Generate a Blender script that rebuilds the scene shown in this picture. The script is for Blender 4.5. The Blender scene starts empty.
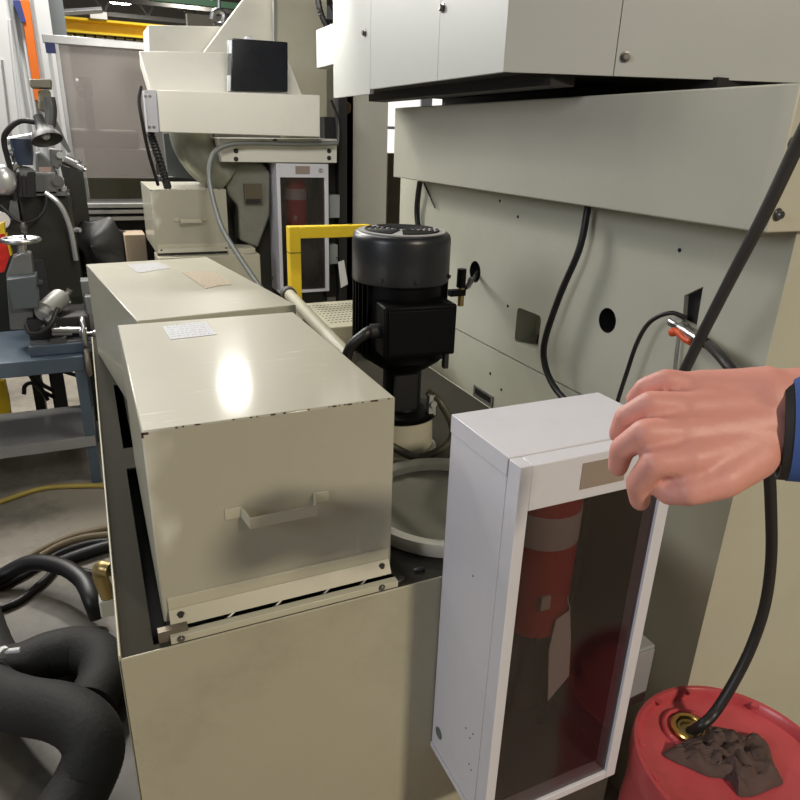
import bpy, bmesh, math, random
from mathutils import Vector, Matrix, Quaternion
random.seed(7)
V = Vector
SC = bpy.context.scene
COL = SC.collection

# ------------------------------------------------------------------ camera
FPX = 668.09
PI_, YA, RO = [math.radians(a) for a in (21.341, 25.02, 1.865)]
CAM = V((0, 0, 1.6))
FW = V((math.sin(YA) * math.cos(PI_), math.cos(YA) * math.cos(PI_), -math.sin(PI_)))
R0 = V((math.cos(YA), -math.sin(YA), 0))
U0 = R0.cross(FW)
RT = R0 * math.cos(RO) + U0 * math.sin(RO)
UP = -R0 * math.sin(RO) + U0 * math.cos(RO)
cam_d = bpy.data.cameras.new('camera')
cam_d.sensor_width = 36
cam_d.lens = FPX / 800 * 36
cam_d.clip_start = 0.02
cam = bpy.data.objects.new('camera', cam_d)
COL.objects.link(cam)
m = Matrix((RT, UP, -FW)).transposed().to_4x4()
m.translation = CAM
cam.matrix_world = m
SC.camera = cam


def P(px, py, ax, v):
    """sight line of a photo point met with the plane ax = v (measuring help)"""
    d = FW + RT * ((px - 400) / FPX) - UP * ((py - 400) / FPX)
    i = 'xyz'.index(ax)
    return CAM + d * ((v - CAM[i]) / d[i])


def D(px, py, dist):
    d = FW + RT * ((px - 400) / FPX) - UP * ((py - 400) / FPX)
    return CAM + d * dist


# ------------------------------------------------------------------ materials
MATS = {}


def mat(name, col, rough=.5, metal=0., var=.10, scale=8., bump=0., dirt=None, dirt_amt=.0, dirt_scale=3., spec=.5, coat=0.):
    if name in MATS:
        return MATS[name]
    mt = bpy.data.materials.new(name)
    mt.use_nodes = True
    nt = mt.node_tree
    N, L = nt.nodes, nt.links
    b = N['Principled BSDF']
    tc = N.new('ShaderNodeTexCoord')
    nz = N.new('ShaderNodeTexNoise')
    nz.inputs['Scale'].default_value = scale
    nz.inputs['Detail'].default_value = 6
    nz.inputs['Roughness'].default_value = .65
    L.new(tc.outputs['Object'], nz.inputs['Vector'])
    mx = N.new('ShaderNodeMix')
    mx.data_type = 'RGBA'
    c = V(col)
    mx.inputs['A'].default_value = (*(c * (1 - var)), 1)
    mx.inputs['B'].default_value = (*[min(1, x) for x in c * (1 + var)], 1)
    L.new(nz.outputs['Fac'], mx.inputs['Factor'])
    out = mx.outputs['Result']
    if dirt:
        n2 = N.new('ShaderNodeTexNoise')
        n2.inputs['Scale'].default_value = dirt_scale
        n2.inputs['Detail'].default_value = 8
        n2.inputs['Roughness'].default_value = .75
        L.new(tc.outputs['Object'], n2.inputs['Vector'])
        rp = N.new('ShaderNodeValToRGB')
        rp.color_ramp.elements[0].position = .5
        rp.color_ramp.elements[1].position = .75
        rp.color_ramp.elements[1].color = (dirt_amt,) * 3 + (1,)
        L.new(n2.outputs['Fac'], rp.inputs['Fac'])
        m2 = N.new('ShaderNodeMix')
        m2.data_type = 'RGBA'
        m2.inputs['B'].default_value = (*dirt, 1)
        L.new(out, m2.inputs['A'])
        L.new(rp.outputs['Color'], m2.inputs['Factor'])
        out = m2.outputs['Result']
    L.new(out, b.inputs['Base Color'])
    mr = N.new('ShaderNodeMapRange')
    mr.inputs['To Min'].default_value = max(0, rough - .07)
    mr.inputs['To Max'].default_value = min(1, rough + .07)
    L.new(nz.outputs['Fac'], mr.inputs['Value'])
    L.new(mr.outputs['Result'], b.inputs['Roughness'])
    b.inputs['Metallic'].default_value = metal
    b.inputs['Specular IOR Level'].default_value = spec
    b.inputs['Coat Weight'].default_value = coat
    if bump:
        bp = N.new('ShaderNodeBump')
        bp.inputs['Strength'].default_value = bump
        bp.inputs['Distance'].default_value = .003
        n3 = N.new('ShaderNodeTexNoise')
        n3.inputs['Scale'].default_value = scale * 6
        n3.inputs['Detail'].default_value = 4
        L.new(tc.outputs['Object'], n3.inputs['Vector'])
        L.new(n3.outputs['Fac'], bp.inputs['Height'])
        L.new(bp.outputs['Normal'], b.inputs['Normal'])
    MATS[name] = mt
    return mt


CREAM = mat('cream_paint', (.50, .475, .365), .33, var=.05, dirt=(.20, .17, .11), dirt_amt=.10, dirt_scale=5)
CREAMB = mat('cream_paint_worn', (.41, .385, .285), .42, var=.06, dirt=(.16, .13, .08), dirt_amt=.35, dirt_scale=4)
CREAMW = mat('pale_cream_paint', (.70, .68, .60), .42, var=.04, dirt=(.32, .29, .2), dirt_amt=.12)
WALLP = mat('machine_paint', (.52, .515, .42), .42, var=.05, dirt=(.25, .22, .15), dirt_amt=.12, dirt_scale=2.5)
GUARDP = mat('guard_paint', (.54, .525, .43), .45, var=.04, dirt=(.3, .28, .2), dirt_amt=.1)
GREYP = mat('light_grey_paint', (.50, .51, .48), .42, var=.03)
WHITEP = mat('white_enamel', (.66, .65, .70), .38, var=.03, dirt=(.30, .28, .28), dirt_amt=.12, dirt_scale=7)
LIDP = mat('lid_paint', (.58, .56, .46), .40, var=.06, dirt=(.25, .20, .12), dirt_amt=.4, dirt_scale=9)
BLACK = mat('black_paint', (.003, .003, .0035), .5, var=.2, spec=.12)
DARKGAP = mat('dark_gap', (.006, .006, .006), .8)
MATTEBLK = mat('matte_black', (.016, .015, .015), .6, var=.2)
RUBBER = mat('black_rubber', (.014, .013, .013), .45, var=.25, scale=20)
STEEL = mat('bare_steel', (.55, .55, .55), .32, 1., var=.12)
DSTEEL = mat('dark_steel', (.12, .12, .12), .45, .6, var=.2)
BOLT = mat('bolt_steel', (.20, .19, .18), .35, .9, var=.2)
BRASS = mat('brass', (.62, .42, .14), .28, 1., var=.15)
OLDBRASS = mat('old_brass', (.36, .27, .11), .38, .8, var=.25)
REDPL = mat('red_plastic', (.52, .075, .088), .30, var=.08, scale=5, dirt=(.22, .02, .02), dirt_amt=.4, dirt_scale=6)
REDEXT = mat('red_enamel', (.50, .02, .018), .3, var=.05)
PAPER = mat('paper', (.78, .78, .76), .7, var=.03)
CARD = mat('cardboard', (.42, .33, .23), .8, var=.1, scale=30)
YELLOW = mat('yellow_paint', (.80, .55, .02), .45, var=.06, dirt=(.3, .2, .02), dirt_amt=.25)
BLUEGREY = mat('blue_grey_paint', (.085, .115, .15), .45, var=.15, dirt=(.04, .04, .04), dirt_amt=.4)
GREYM = mat('machine_grey', (.15, .155, .155), .42, var=.12, dirt=(.05, .05, .05), dirt_amt=.4)
DGREEN = mat('dark_green_paint', (.022, .024, .018), .45, var=.15)
CASTG = mat('grey_green_casting', (.20, .20, .16), .5, var=.15, dirt=(.05, .05, .04), dirt_amt=.5)
ALU = mat('aluminium', (.62, .63, .65), .35, .7, var=.06)
DUCT = mat('duct_fabric', (.011, .0105, .009), .75, var=.22, scale=12, bump=.5)
YHOSE = mat('yellow_hose', (.42, .31, .06), .5, var=.2)
THOSE = mat('tan_hose', (.22, .17, .10), .5, var=.25)
RAG = mat('rag_cloth', (.085, .052, .045), .85, var=.35, scale=14, bump=.6)
BAG = mat('dark_tarp', (.03, .03, .03), .5, var=.3, scale=6, bump=.5)
SKIN = mat('skin', (.66, .295, .24), .5, var=.10, scale=25, bump=.15)
BLUECL = mat('blue_cloth', (.045, .10, .33), .8, var=.15, scale=40)
ORANGE = mat('orange_paint', (.85, .19, .02), .5, var=.05)
BLUESTR = mat('blue_paint', (.05, .07, .25), .5, var=.1)
WALLW = mat('white_wall', (.72, .74, .76), .6, var=.04)
WALLG = mat('grey_wall', (.19, .21, .22), .6, var=.1)
CEILM = mat('ceiling_deck', (.16, .15, .14), .8, var=.15)
TRUSS = mat('truss_paint', (.12, .115, .105), .6, var=.15)
OVAL = mat('knockout_grey', (.12, .14, .12), .5)
REDLBL = mat('red_sign', (.75, .03, .02), .4)
CLEARBAG = mat('grey_plastic_bag', (.10, .10, .105), .25, var=.4, scale=12, bump=.6)


def floor_mat():
    mt = mat('concrete', (.30, .265, .21), .55, var=.25, scale=2.2, bump=.2, dirt=(.035, .03, .025), dirt_amt=.85, dirt_scale=1.3)
    # dark patch with a noisy edge mixed into the floor colour around the ducts
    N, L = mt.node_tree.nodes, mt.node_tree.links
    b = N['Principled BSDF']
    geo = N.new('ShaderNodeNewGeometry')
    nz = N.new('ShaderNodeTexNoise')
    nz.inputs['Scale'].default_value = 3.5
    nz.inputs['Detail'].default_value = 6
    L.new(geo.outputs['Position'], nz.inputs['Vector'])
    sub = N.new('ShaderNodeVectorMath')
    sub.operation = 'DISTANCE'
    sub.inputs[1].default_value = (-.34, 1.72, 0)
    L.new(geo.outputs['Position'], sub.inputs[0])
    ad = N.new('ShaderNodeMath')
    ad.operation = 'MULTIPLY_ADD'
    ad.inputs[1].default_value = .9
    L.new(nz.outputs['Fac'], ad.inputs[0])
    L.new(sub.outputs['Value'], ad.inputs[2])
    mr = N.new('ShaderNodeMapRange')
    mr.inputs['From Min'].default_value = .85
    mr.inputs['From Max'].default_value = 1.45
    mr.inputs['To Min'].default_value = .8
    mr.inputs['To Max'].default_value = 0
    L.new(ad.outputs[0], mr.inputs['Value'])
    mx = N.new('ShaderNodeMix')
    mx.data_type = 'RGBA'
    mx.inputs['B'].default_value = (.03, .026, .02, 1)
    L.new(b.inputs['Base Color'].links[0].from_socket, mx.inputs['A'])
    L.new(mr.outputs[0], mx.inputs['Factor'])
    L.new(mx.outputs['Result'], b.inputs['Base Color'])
    return mt


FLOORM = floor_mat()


def writing_mat(name, base, ink, rows, cols, rough=.7):
    """rows of small broken ink strokes, like unreadable fine print"""
    mt = bpy.data.materials.new(name)
    mt.use_nodes = True
    N, L = mt.node_tree.nodes, mt.node_tree.links
    b = N['Principled BSDF']
    b.inputs['Roughness'].default_value = rough
    tc = N.new('ShaderNodeTexCoord')
    sp = N.new('ShaderNodeSeparateXYZ')
    L.new(tc.outputs['Generated'], sp.inputs[0])

    def M(op, a, c=None):
        n = N.new('ShaderNodeMath')
        n.operation = op
        for i, s in enumerate((a, c)):
            if s is None:
                continue
            if isinstance(s, (int, float)):
                n.inputs[i].default_value = s
            else:
                L.new(s, n.inputs[i])
        return n.outputs[0]
    r = M('MULTIPLY', sp.outputs[1], rows)
    line = M('LESS_THAN', M('FRACT', r), .42)
    cb = N.new('ShaderNodeCombineXYZ')
    L.new(M('MULTIPLY', sp.outputs[0], cols), cb.inputs[0])
    L.new(M('FLOOR', r), cb.inputs[1])
    wn = N.new('ShaderNodeTexNoise')
    wn.inputs['Scale'].default_value = 1.0
    wn.inputs['Detail'].default_value = 3
    L.new(cb.outputs[0], wn.inputs['Vector'])
    ink_m = M('MULTIPLY', line, M('GREATER_THAN', wn.outputs['Fac'], .5))
    for s, lo, hi in ((0, .07, .93), (1, .08, .92)):
        ink_m = M('MULTIPLY', ink_m, M('GREATER_THAN', sp.outputs[s], lo))
        ink_m = M('MULTIPLY', ink_m, M('LESS_THAN', sp.outputs[s], hi))
    mx = N.new('ShaderNodeMix')
    mx.data_type = 'RGBA'
    mx.inputs['A'].default_value = (*base, 1)
    mx.inputs['B'].default_value = (*ink, 1)
    L.new(ink_m, mx.inputs['Factor'])
    L.new(mx.outputs['Result'], b.inputs['Base Color'])
    return mt


PRINT = writing_mat('printed_paper', (.62, .63, .66), (.36, .38, .42), 7, 24)
PRINTF = writing_mat('faded_printed_paper', (.42, .42, .43), (.33, .33, .36), 7, 24)
PRINTC = writing_mat('faded_brown_label', (.38, .315, .225), (.28, .215, .145), 8, 20)
PLATE = writing_mat('rating_plate', (.012, .012, .013), (.16, .16, .16), 9, 14, .4)


def lid_top_mat():
    """cream paint with fine polishing scratches"""
    mt = mat('cream_paint_polished', (.42, .40, .315), .42, var=.05, dirt=(.20, .17, .11), dirt_amt=.10, dirt_scale=5, spec=.3, coat=.35).copy()
    mt.node_tree.nodes['Principled BSDF'].inputs['Coat Roughness'].default_value = .10
    mt.name = 'cream_paint_scratched'
    N, L = mt.node_tree.nodes, mt.node_tree.links
    b = N['Principled BSDF']
    tc = N.new('ShaderNodeTexCoord')
    mp = N.new('ShaderNodeMapping')
    mp.inputs['Rotation'].default_value = (0, 0, .35)
    mp.inputs['Scale'].default_value = (12, 160, 1)
    L.new(tc.outputs['Object'], mp.inputs['Vector'])
    n1 = N.new('ShaderNodeTexNoise')
    n1.inputs['Scale'].default_value = 1
    n1.inputs['Detail'].default_value = 2
    n1.inputs['Distortion'].default_value = .6
    L.new(mp.outputs[0], n1.inputs['Vector'])
    n2 = N.new('ShaderNodeTexNoise')
    n2.inputs['Scale'].default_value = 7
    n2.inputs['Detail'].default_value = 2
    L.new(tc.outputs['Object'], n2.inputs['Vector'])
    r1 = N.new('ShaderNodeValToRGB')
    r1.color_ramp.elements[0].position = .66
    r1.color_ramp.elements[1].position = .72
    L.new(n1.outputs['Fac'], r1.inputs[0])
    r2 = N.new('ShaderNodeValToRGB')
    r2.color_ramp.elements[0].position = .52
    r2.color_ramp.elements[1].position = .62
    L.new(n2.outputs['Fac'], r2.inputs[0])
    mm = N.new('ShaderNodeMath')
    mm.operation = 'MULTIPLY'
    L.new(r1.outputs[0], mm.inputs[0])
    L.new(r2.outputs[0], mm.inputs[1])
    old = b.inputs['Base Color'].links[0].from_socket
    mx = N.new('ShaderNodeMix')
    mx.data_type = 'RGBA'
    mx.inputs['B'].default_value = (.72, .71, .64, 1)
    L.new(old, mx.inputs['A'])
    mu = N.new('ShaderNodeMath')
    mu.operation = 'MULTIPLY'
    mu.inputs[1].default_value = .6
    L.new(mm.outputs[0], mu.inputs[0])
    L.new(mu.outputs[0], mx.inputs['Factor'])
    L.new(mx.outputs['Result'], b.inputs['Base Color'])
    return mt


CREAMS = lid_top_mat()


def glass_mat(name, tint, gloss=.10, rough=.06, haze=0., hazecol=(.5, .5, .5)):
    mt = bpy.data.materials.new(name)
    mt.use_nodes = True
    N, L = mt.node_tree.nodes, mt.node_tree.links
    N.remove(N['Principled BSDF'])
    out = N['Material Output']
    tr = N.new('ShaderNodeBsdfTransparent')
    tr.inputs[0].default_value = (*tint, 1)
    cur = tr.outputs[0]
    if haze:
        df = N.new('ShaderNodeBsdfDiffuse')
        df.inputs[0].default_value = (*hazecol, 1)
        tl = N.new('ShaderNodeBsdfTranslucent')
        tl.inputs[0].default_value = (*hazecol, 1)
        ad = N.new('ShaderNodeMixShader')
        ad.inputs[0].default_value = .5
        L.new(df.outputs[0], ad.inputs[1])
        L.new(tl.outputs[0], ad.inputs[2])
        tc = N.new('ShaderNodeTexCoord')
        nz = N.new('ShaderNodeTexNoise')
        nz.inputs['Scale'].default_value = 2.5
        nz.inputs['Detail'].default_value = 5
        L.new(tc.outputs['Object'], nz.inputs['Vector'])
        mr = N.new('ShaderNodeMapRange')
        mr.inputs['From Min'].default_value = .3
        mr.inputs['From Max'].default_value = .7
        mr.inputs['To Min'].default_value = haze * .85
        mr.inputs['To Max'].default_value = min(1, haze * 1.15)
        L.new(nz.outputs['Fac'], mr.inputs['Value'])
        mx = N.new('ShaderNodeMixShader')
        L.new(mr.outputs[0], mx.inputs[0])
        L.new(cur, mx.inputs[1])
        L.new(ad.outputs[0], mx.inputs[2])
        cur = mx.outputs[0]
    gl = N.new('ShaderNodeBsdfGlossy')
    gl.inputs['Roughness'].default_value = rough
    gl.inputs['Color'].default_value = (.9, .9, .9, 1)
    fr = N.new('ShaderNodeLayerWeight')
    fr.inputs['Blend'].default_value = gloss
    m3 = N.new('ShaderNodeMixShader')
    fr.inputs['Blend'].default_value = .5
    pw = N.new('ShaderNodeMath')
    pw.operation = 'POWER'
    pw.inputs[1].default_value = 4
    L.new(fr.outputs['Facing'], pw.inputs[0])
    ml = N.new('ShaderNodeMath')
    ml.operation = 'MULTIPLY_ADD'
    ml.inputs[1].default_value = .8
    ml.inputs[2].default_value = gloss
    L.new(pw.outputs[0], ml.inputs[0])
    L.new(ml.outputs[0], m3.inputs[0])
    L.new(cur, m3.inputs[1])
    L.new(gl.outputs[0], m3.inputs[2])
    L.new(m3.outputs[0], out.inputs[0])
    return mt


DOORGL = glass_mat('smoked_door_glass', (.66, .61, .61), .03, .10, .015, (.40, .33, .33))
CURTAIN = glass_mat('frosted_vinyl', (.88, .85, .84), .03, .3, .24, (.70, .66, .63))


def emit(name, col, s):
    mt = bpy.data.materials.new(name)
    mt.use_nodes = True
    N, L = mt.node_tree.nodes, mt.node_tree.links
    N.remove(N['Principled BSDF'])
    e = N.new('ShaderNodeEmission')
    e.inputs[0].default_value = (*col, 1)
    e.inputs[1].default_value = s
    L.new(e.outputs[0], N['Material Output'].inputs[0])
    return mt


# ------------------------------------------------------------------ geometry helpers
def frame_of(t):
    t = t.normalized()
    a = V((0, 0, 1)) if abs(t.z) < .9 else V((1, 0, 0))
    u = t.cross(a).normalized()
    return u, t.cross(u).normalized()


def spline(pts, k=8, closed=False):
    pts = [V(p) for p in pts]
    if len(pts) < 3:
        return pts
    out = []
    n = len(pts)
    rng = range(n if closed else n - 1)
    for i in rng:
        p1, p2 = pts[i], pts[(i + 1) % n]
        p0 = pts[(i - 1) % n] if (closed or i > 0) else p1 * 2 - p2
        p3 = pts[(i + 2) % n] if (closed or i < n - 2) else p2 * 2 - p1
        for j in range(k):
            t = j / k
            out.append(.5 * ((2 * p1) + (p2 - p0) * t + (2 * p0 - 5 * p1 + 4 * p2 - p3) * t * t + (3 * p1 - p0 - 3 * p2 + p3) * t ** 3))
    if not closed:
        out.append(pts[-1])
    return out


class G:
    def __init__(s):
        s.bm = bmesh.new()

    def face(s, vs, mi=0):
        try:
            f = s.bm.faces.new(vs)
            f.material_index = mi
            return f
        except ValueError:
            return None

    def box(s, a, b, mi=0):
        x0, y0, z0 = [min(p, q) for p, q in zip(a, b)]
        x1, y1, z1 = [max(p, q) for p, q in zip(a, b)]
        v = [s.bm.verts.new(p) for p in ((x0, y0, z0), (x1, y0, z0), (x1, y1, z0), (x0, y1, z0), (x0, y0, z1), (x1, y0, z1), (x1, y1, z1), (x0, y1, z1))]
        for q in ((3, 2, 1, 0), (4, 5, 6, 7), (0, 1, 5, 4), (1, 2, 6, 5), (2, 3, 7, 6), (3, 0, 4, 7)):
            s.face([v[i] for i in q], mi)
        return s

    def prism(s, pts, vec, mi=0):
        pts = [V(p) for p in pts]
        vec = V(vec)
        nrm = V((0, 0, 0))
        for i in range(len(pts)):
            nrm += pts[i].cross(pts[(i + 1) % len(pts)])
        if nrm.dot(vec) > 0:
            pts.reverse()
        a = [s.bm.verts.new(p) for p in pts]
        b = [s.bm.verts.new(p + vec) for p in pts]
        s.face(a, mi)
        s.face(b[::-1], mi)
        n = len(a)
        for i in range(n):
            s.face([a[(i + 1) % n], a[i], b[i], b[(i + 1) % n]], mi)
        return s

    def tube(s, pts, r, n=12, k=8, closed=False, smooth=True, mi=0, rib=0, rf=None):
        pts = spline(pts, k, closed) if smooth else [V(p) for p in pts]
        m_ = len(pts)
        rings = []
        u = None
        for i, p in enumerate(pts):
            a = pts[(i - 1) % m_] if (closed or i > 0) else p
            b = pts[(i + 1) % m_] if (closed or i < m_ - 1) else p
            t = (b - a).normalized()
            if u is None:
                u, w = frame_of(t)
            else:
                u = (u - t * u.dot(t))
                u = u.normalized() if u.length > 1e-6 else frame_of(t)[0]
                w = t.cross(u)
            rr = r * (1 + (rib if i % 2 else -rib))
            if rf:
                rr = rf(i / (m_ - 1))
            rings.append([s.bm.verts.new(p + (u * math.cos(q) + w * math.sin(q)) * rr) for q in [2 * math.pi * j / n for j in range(n)]])
        for i in range(m_ if closed else m_ - 1):
            A, B = rings[i], rings[(i + 1) % m_]
            for j in range(n):
                f = s.face([A[j], A[(j + 1) % n], B[(j + 1) % n], B[j]], mi)
        if not closed:
            s.face(rings[0][::-1], mi)
            s.face(rings[-1], mi)
        return s

    def cyl(s, p0, p1, r0, r1=None, n=24, mi=0):
        return s.lathe(p0, V(p1) - V(p0), [(r0, 0), (r0 if r1 is None else r1, (V(p1) - V(p0)).length)], n, mi)

    def lathe(s, o, axis, prof, n=32, mi=0, cap=True):
        o = V(o)
        t = V(axis).normalized()
        u, w = frame_of(t)
        rings = []
        for r, h in prof:
            if r < 1e-6:
                rings.append([s.bm.verts.new(o + t * h)])
            else:
                rings.append([s.bm.verts.new(o + t * h + (u * math.cos(q) + w * math.sin(q)) * r) for q in [2 * math.pi * j / n for j in range(n)]])
        for A, B in zip(rings, rings[1:]):
            for j in range(n):
                if len(A) == 1 and len(B) == 1:
                    continue
                if len(A) == 1:
                    s.face([A[0], B[(j + 1) % n], B[j]], mi)
                elif len(B) == 1:
                    s.face([A[j], A[(j + 1) % n], B[0]], mi)
                else:
                    s.face([A[j], A[(j + 1) % n], B[(j + 1) % n], B[j]], mi)
        if cap:
            if len(rings[0]) > 1:
                s.face(rings[0][::-1], mi)
            if len(rings[-1]) > 1:
                s.face(rings[-1], mi)
        return s

    def sphere(s, c, r, n=16, sc=(1, 1, 1)):
        mt = Matrix.Translation(V(c)) @ Matrix.Diagonal((r * sc[0], r * sc[1], r * sc[2], 1))
        bmesh.ops.create_uvsphere(s.bm, u_segments=n, v_segments=n // 2 + 2, radius=1, matrix=mt)
        return s

    def bolt(s, p, axis, r=.006, h=.004):
        return s.lathe(p, axis, [(r * 1.5, 0), (r * 1.5, h * .25), (r, h * .3), (r, h), (r * .8, h * 1.25), (0, h * 1.25)], 12)

    def build(s, name, material, parent=None, bevel=0, smooth=True, seg=2):
        me = bpy.data.meshes.new(name)
        bmesh.ops.recalc_face_normals(s.bm, faces=s.bm.faces[:])
        o = bpy.data.objects.new(name, me)
        root = None
        if parent is not None:
            root = parent
            while root.parent:
                root = root.parent
            base = root.matrix_basis
            s.bm.transform(base.inverted())
        else:
            vs = [v.co for v in s.bm.verts]
            lo = V([min(v[i] for v in vs) for i in range(3)])
            hi = V([max(v[i] for v in vs) for i in range(3)])
            c = V(((lo.x + hi.x) / 2, (lo.y + hi.y) / 2, lo.z))
            s.bm.transform(Matrix.Translation(-c))
            o.location = c
        s.bm.to_mesh(me)
        s.bm.free()
        for mm in (material if isinstance(material, (list, tuple)) else [material]):
            me.materials.append(mm)
        if smooth:
            for p in me.polygons:
                p.use_smooth = True
            me.set_sharp_from_angle(angle=math.radians(38))
        if bevel:
            md = o.modifiers.new('bevel', 'BEVEL')
            md.width = bevel
            md.segments = seg
            md.limit_method = 'ANGLE'
            md.angle_limit = math.radians(40)
            md.harden_normals = False
        COL.objects.link(o)
        if parent is not None:
            o.parent = parent
        return o


def tag(o, label, cat, group=None):
    o['label'] = label
    o['category'] = cat
    if group:
        o['group'] = group
    return o


def stru(o):
    o['kind'] = 'structure'
    return o


def thing(name, label, cat, loc=(0, 0, 0), rotz=0, group=None):
    o = bpy.data.objects.new(name, None)
    o.empty_display_size = .05
    COL.objects.link(o)
    o.location = loc
    o.rotation_euler = (0, 0, rotz)
    o.matrix_basis = Matrix.Translation(V(loc)) @ Matrix.Rotation(rotz, 4, 'Z')
    return tag(o, label, cat, group)


def dup(root, loc, label, rotz=None, name=None):
    def cp(o, par):
        c = o.copy()
        COL.objects.link(c)
        c.parent = par
        for ch in [q for q in bpy.data.objects if q.parent == o]:
            cp(ch, c)
        return c
    r = cp(root, None)
    r.matrix_basis = Matrix.Translation(V(loc)) @ Matrix.Rotation(rotz if rotz is not None else root.rotation_euler.z, 4, 'Z')
    r['label'] = label
    return r


def cut(o, cutters):
    dg = bpy.context.evaluated_depsgraph_get
    for c in cutters:
        md = o.modifiers.new('cut', 'BOOLEAN')
        md.operation = 'DIFFERENCE'
        md.solver = 'EXACT'
        md.object = c
    bpy.context.view_layer.update()
    ev = o.evaluated_get(dg())
    me = bpy.data.meshes.new_from_object(ev)
    o.modifiers.clear()
    o.data = me
    for c in cutters:
        bpy.data.objects.remove(c, do_unlink=True)


def label_box(name, pts, vec, material, parent):
    return G().prism(pts, vec).build(name, material, parent)


# ================================================================== SETTING
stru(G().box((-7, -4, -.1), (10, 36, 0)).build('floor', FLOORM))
stru(G().box((-7, 34, 0), (10, 34.2, 8)).build('wall_far', mat('far_wall', (.30, .29, .27), .7, var=.15)))
stru(G().box((-7, 9, 7.6), (10, 34, 7.8)).build('ceiling', CEILM))
w = G().box((-2.0, 8.3, 0), (-.075, 8.4, 4.2)).build('wall_left', WALLW)
stru(w)
for i, x in enumerate((-.40, -.335, -.27, -.215)):
    t = G().box((x - .012, 8.24, 0), (x + .012, 8.30, 4.2)).build('trim_%d' % (i + 1), ALU if i != 1 else WALLW)
    stru(t)
# orange and blue uprights and the grey post at the end of the white wall
tag(G().prism([P(20, 0, 'y', 8.2), P(29, 0, 'y', 8.2), P(43, 100, 'y', 8.2), P(35, 100, 'y', 8.2)], (0, .099, 0)).build('orange_strip', ORANGE), 'narrow orange strip leaning in front of the white wall', 'strip')
tag(G().prism([P(12, 0, 'y', 8.19), P(20, 0, 'y', 8.19), P(26, 22, 'y', 8.19), P(21, 22, 'y', 8.19)], (0, .109, 0)).build('blue_strip', BLUESTR), 'short dark blue strip above and left of the orange strip', 'strip')
tag(G().box((-.19, 9.0, 0), (.06, 9.3, 7.6)).build('steel_post', WALLG), 'grey building post behind the plastic curtain corner', 'post')
tag(G().tube([P(2, 60, 'y', 8.288), P(8, 110, 'y', 8.288), P(14, 170, 'y', 8.288)], .012, 8).build('grey_conduit', ALU), 'thin grey conduit running down the white wall', 'conduit')
tag(G().tube([P(9, 20, 'y', 8.285), P(15, 75, 'y', 8.285), P(24, 150, 'y', 8.285)], .014, 8).build('white_conduit', WALLW), 'white conduit standing left of the orange strip', 'conduit')

# crane beam
cr = thing('crane_beam', 'yellow overhead crane beam under the ceiling, left of the cream panels', 'crane', (0.8, 16, 3.3))
a = P(52, 20, 'y', 16)
zt, zb = P(100, 21, 'y', 16).z, P(100, 36, 'y', 16).z
G().box((-.6, 15.9, zb), (2.4, 16.1, zt)).box((-.6, 15.75, zt - .04), (2.4, 16.25, zt)).box((-.6, 15.75, zb), (2.4, 16.25, zb + .04)).build('girder', YELLOW, cr)
G().box((.55, 15.7, zt), (.85, 16.3, zt + .12)).build('trolley', PAPER, cr)
tg = G()
for i in range(16):
    tg.box((-.5 + i * .18, 15.86, zb - .14), (-.46 + i * .18, 15.9, zb))
tg.box((-.6, 15.85, zb - .2), (2.4, 15.93, zb - .14)).build('cable_track', MATTEBLK, cr)

# roof trusses
for i, y in enumerate((18, 21.5, 25.5, 29.5)):
    t = thing('roof_truss', '%s roof truss of grey steel in the dark ceiling' % ('nearest', 'second nearest', 'second farthest', 'farthest')[i], 'truss', (1.5, y, 5.4), group='roof trusses')
    zc = 5.1 + i * .1
    G().box((-6, y - .06, zc), (9, y + .06, zc + .14)).build('bottom_chord', TRUSS, t)
    G().box((-6, y - .06, zc + 1.3), (9, y + .06, zc + 1.44)).build('top_chord', TRUSS, t)
    wb = G()
    for k in range(20):
        x = -6 + k * .75
        a, b = (x, y, zc + .1), (x + .75, y, zc + 1.35)
        if k % 2:
            a, b = (x + .75, y, zc + .1), (x, y, zc + 1.35)
        wb.cyl(a, b, .045, n=6)
    wb.build('web_bracing', TRUSS, t)
p = P(60, 11, 'y', 14)
tag(G().cyl(P(40, 14, 'y', 14), P(102, 10, 'y', 14), .05, n=10).build('ceiling_pipe', ALU), 'pale horizontal pipe below the roof, above the crane beam', 'pipe')
tag(G().box(P(150, 0, 'y', 17), P(151, 0, 'y', 17) + V((2.6, .15, .12))).build('green_beam', mat('green_paint', (.03, .10, .05), .6)), 'dark green beam high under the roof above cream panels', 'beam')

# high bay lamps (one is seen at the top of the photo)
LAMP = emit('lamp_glow', (1., .97, .90), 60)
hb = thing('high_bay_lamp', 'glowing high bay lamp under the far roof', 'lamp', (2.13, 28.0, 5.4))
lp = P(120, 1, 'y', 28)
hb.matrix_basis = Matrix.Translation(lp)
G().lathe(lp, (0, 0, 1), [(.30, 0), (.30, .03), (.12, .30), (.12, .5), (.02, .5), (.02, 7.6 - lp.z), (0, 7.6 - lp.z)], 24).build('housing', ALU, hb)
G().lathe(lp - V((0, 0, .06)), (0, 0, 1), [(0, 0), (.34, 0), (.34, .05), (0, .05)], 24).build('diffuser', LAMP, hb)


# ================================================================== MACHINE BODY (right)
XW = 1.10
mb = thing('grinding_machine', 'large cream machine with holes and a seam in its wall, right side', 'machine', (1.6, 1.6, 0))
body = G().box((XW, .78, 0), (2.3, 2.415, 1.68)).build('side_panel', WALLP, mb)
base_m = mb.matrix_basis


def cutter(g):
    o = g.build('cutter', DARKGAP, mb)
    return o


hs = []
hs.append(cutter(G().cyl((XW - .05, 1.205, 1.212), (XW + .06, 1.205, 1.212), .030, n=32)))
hs.append(cutter(G().cyl((XW - .05, 1.827, 1.215), (XW + .06, 1.827, 1.215), .034, n=32)))
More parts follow.
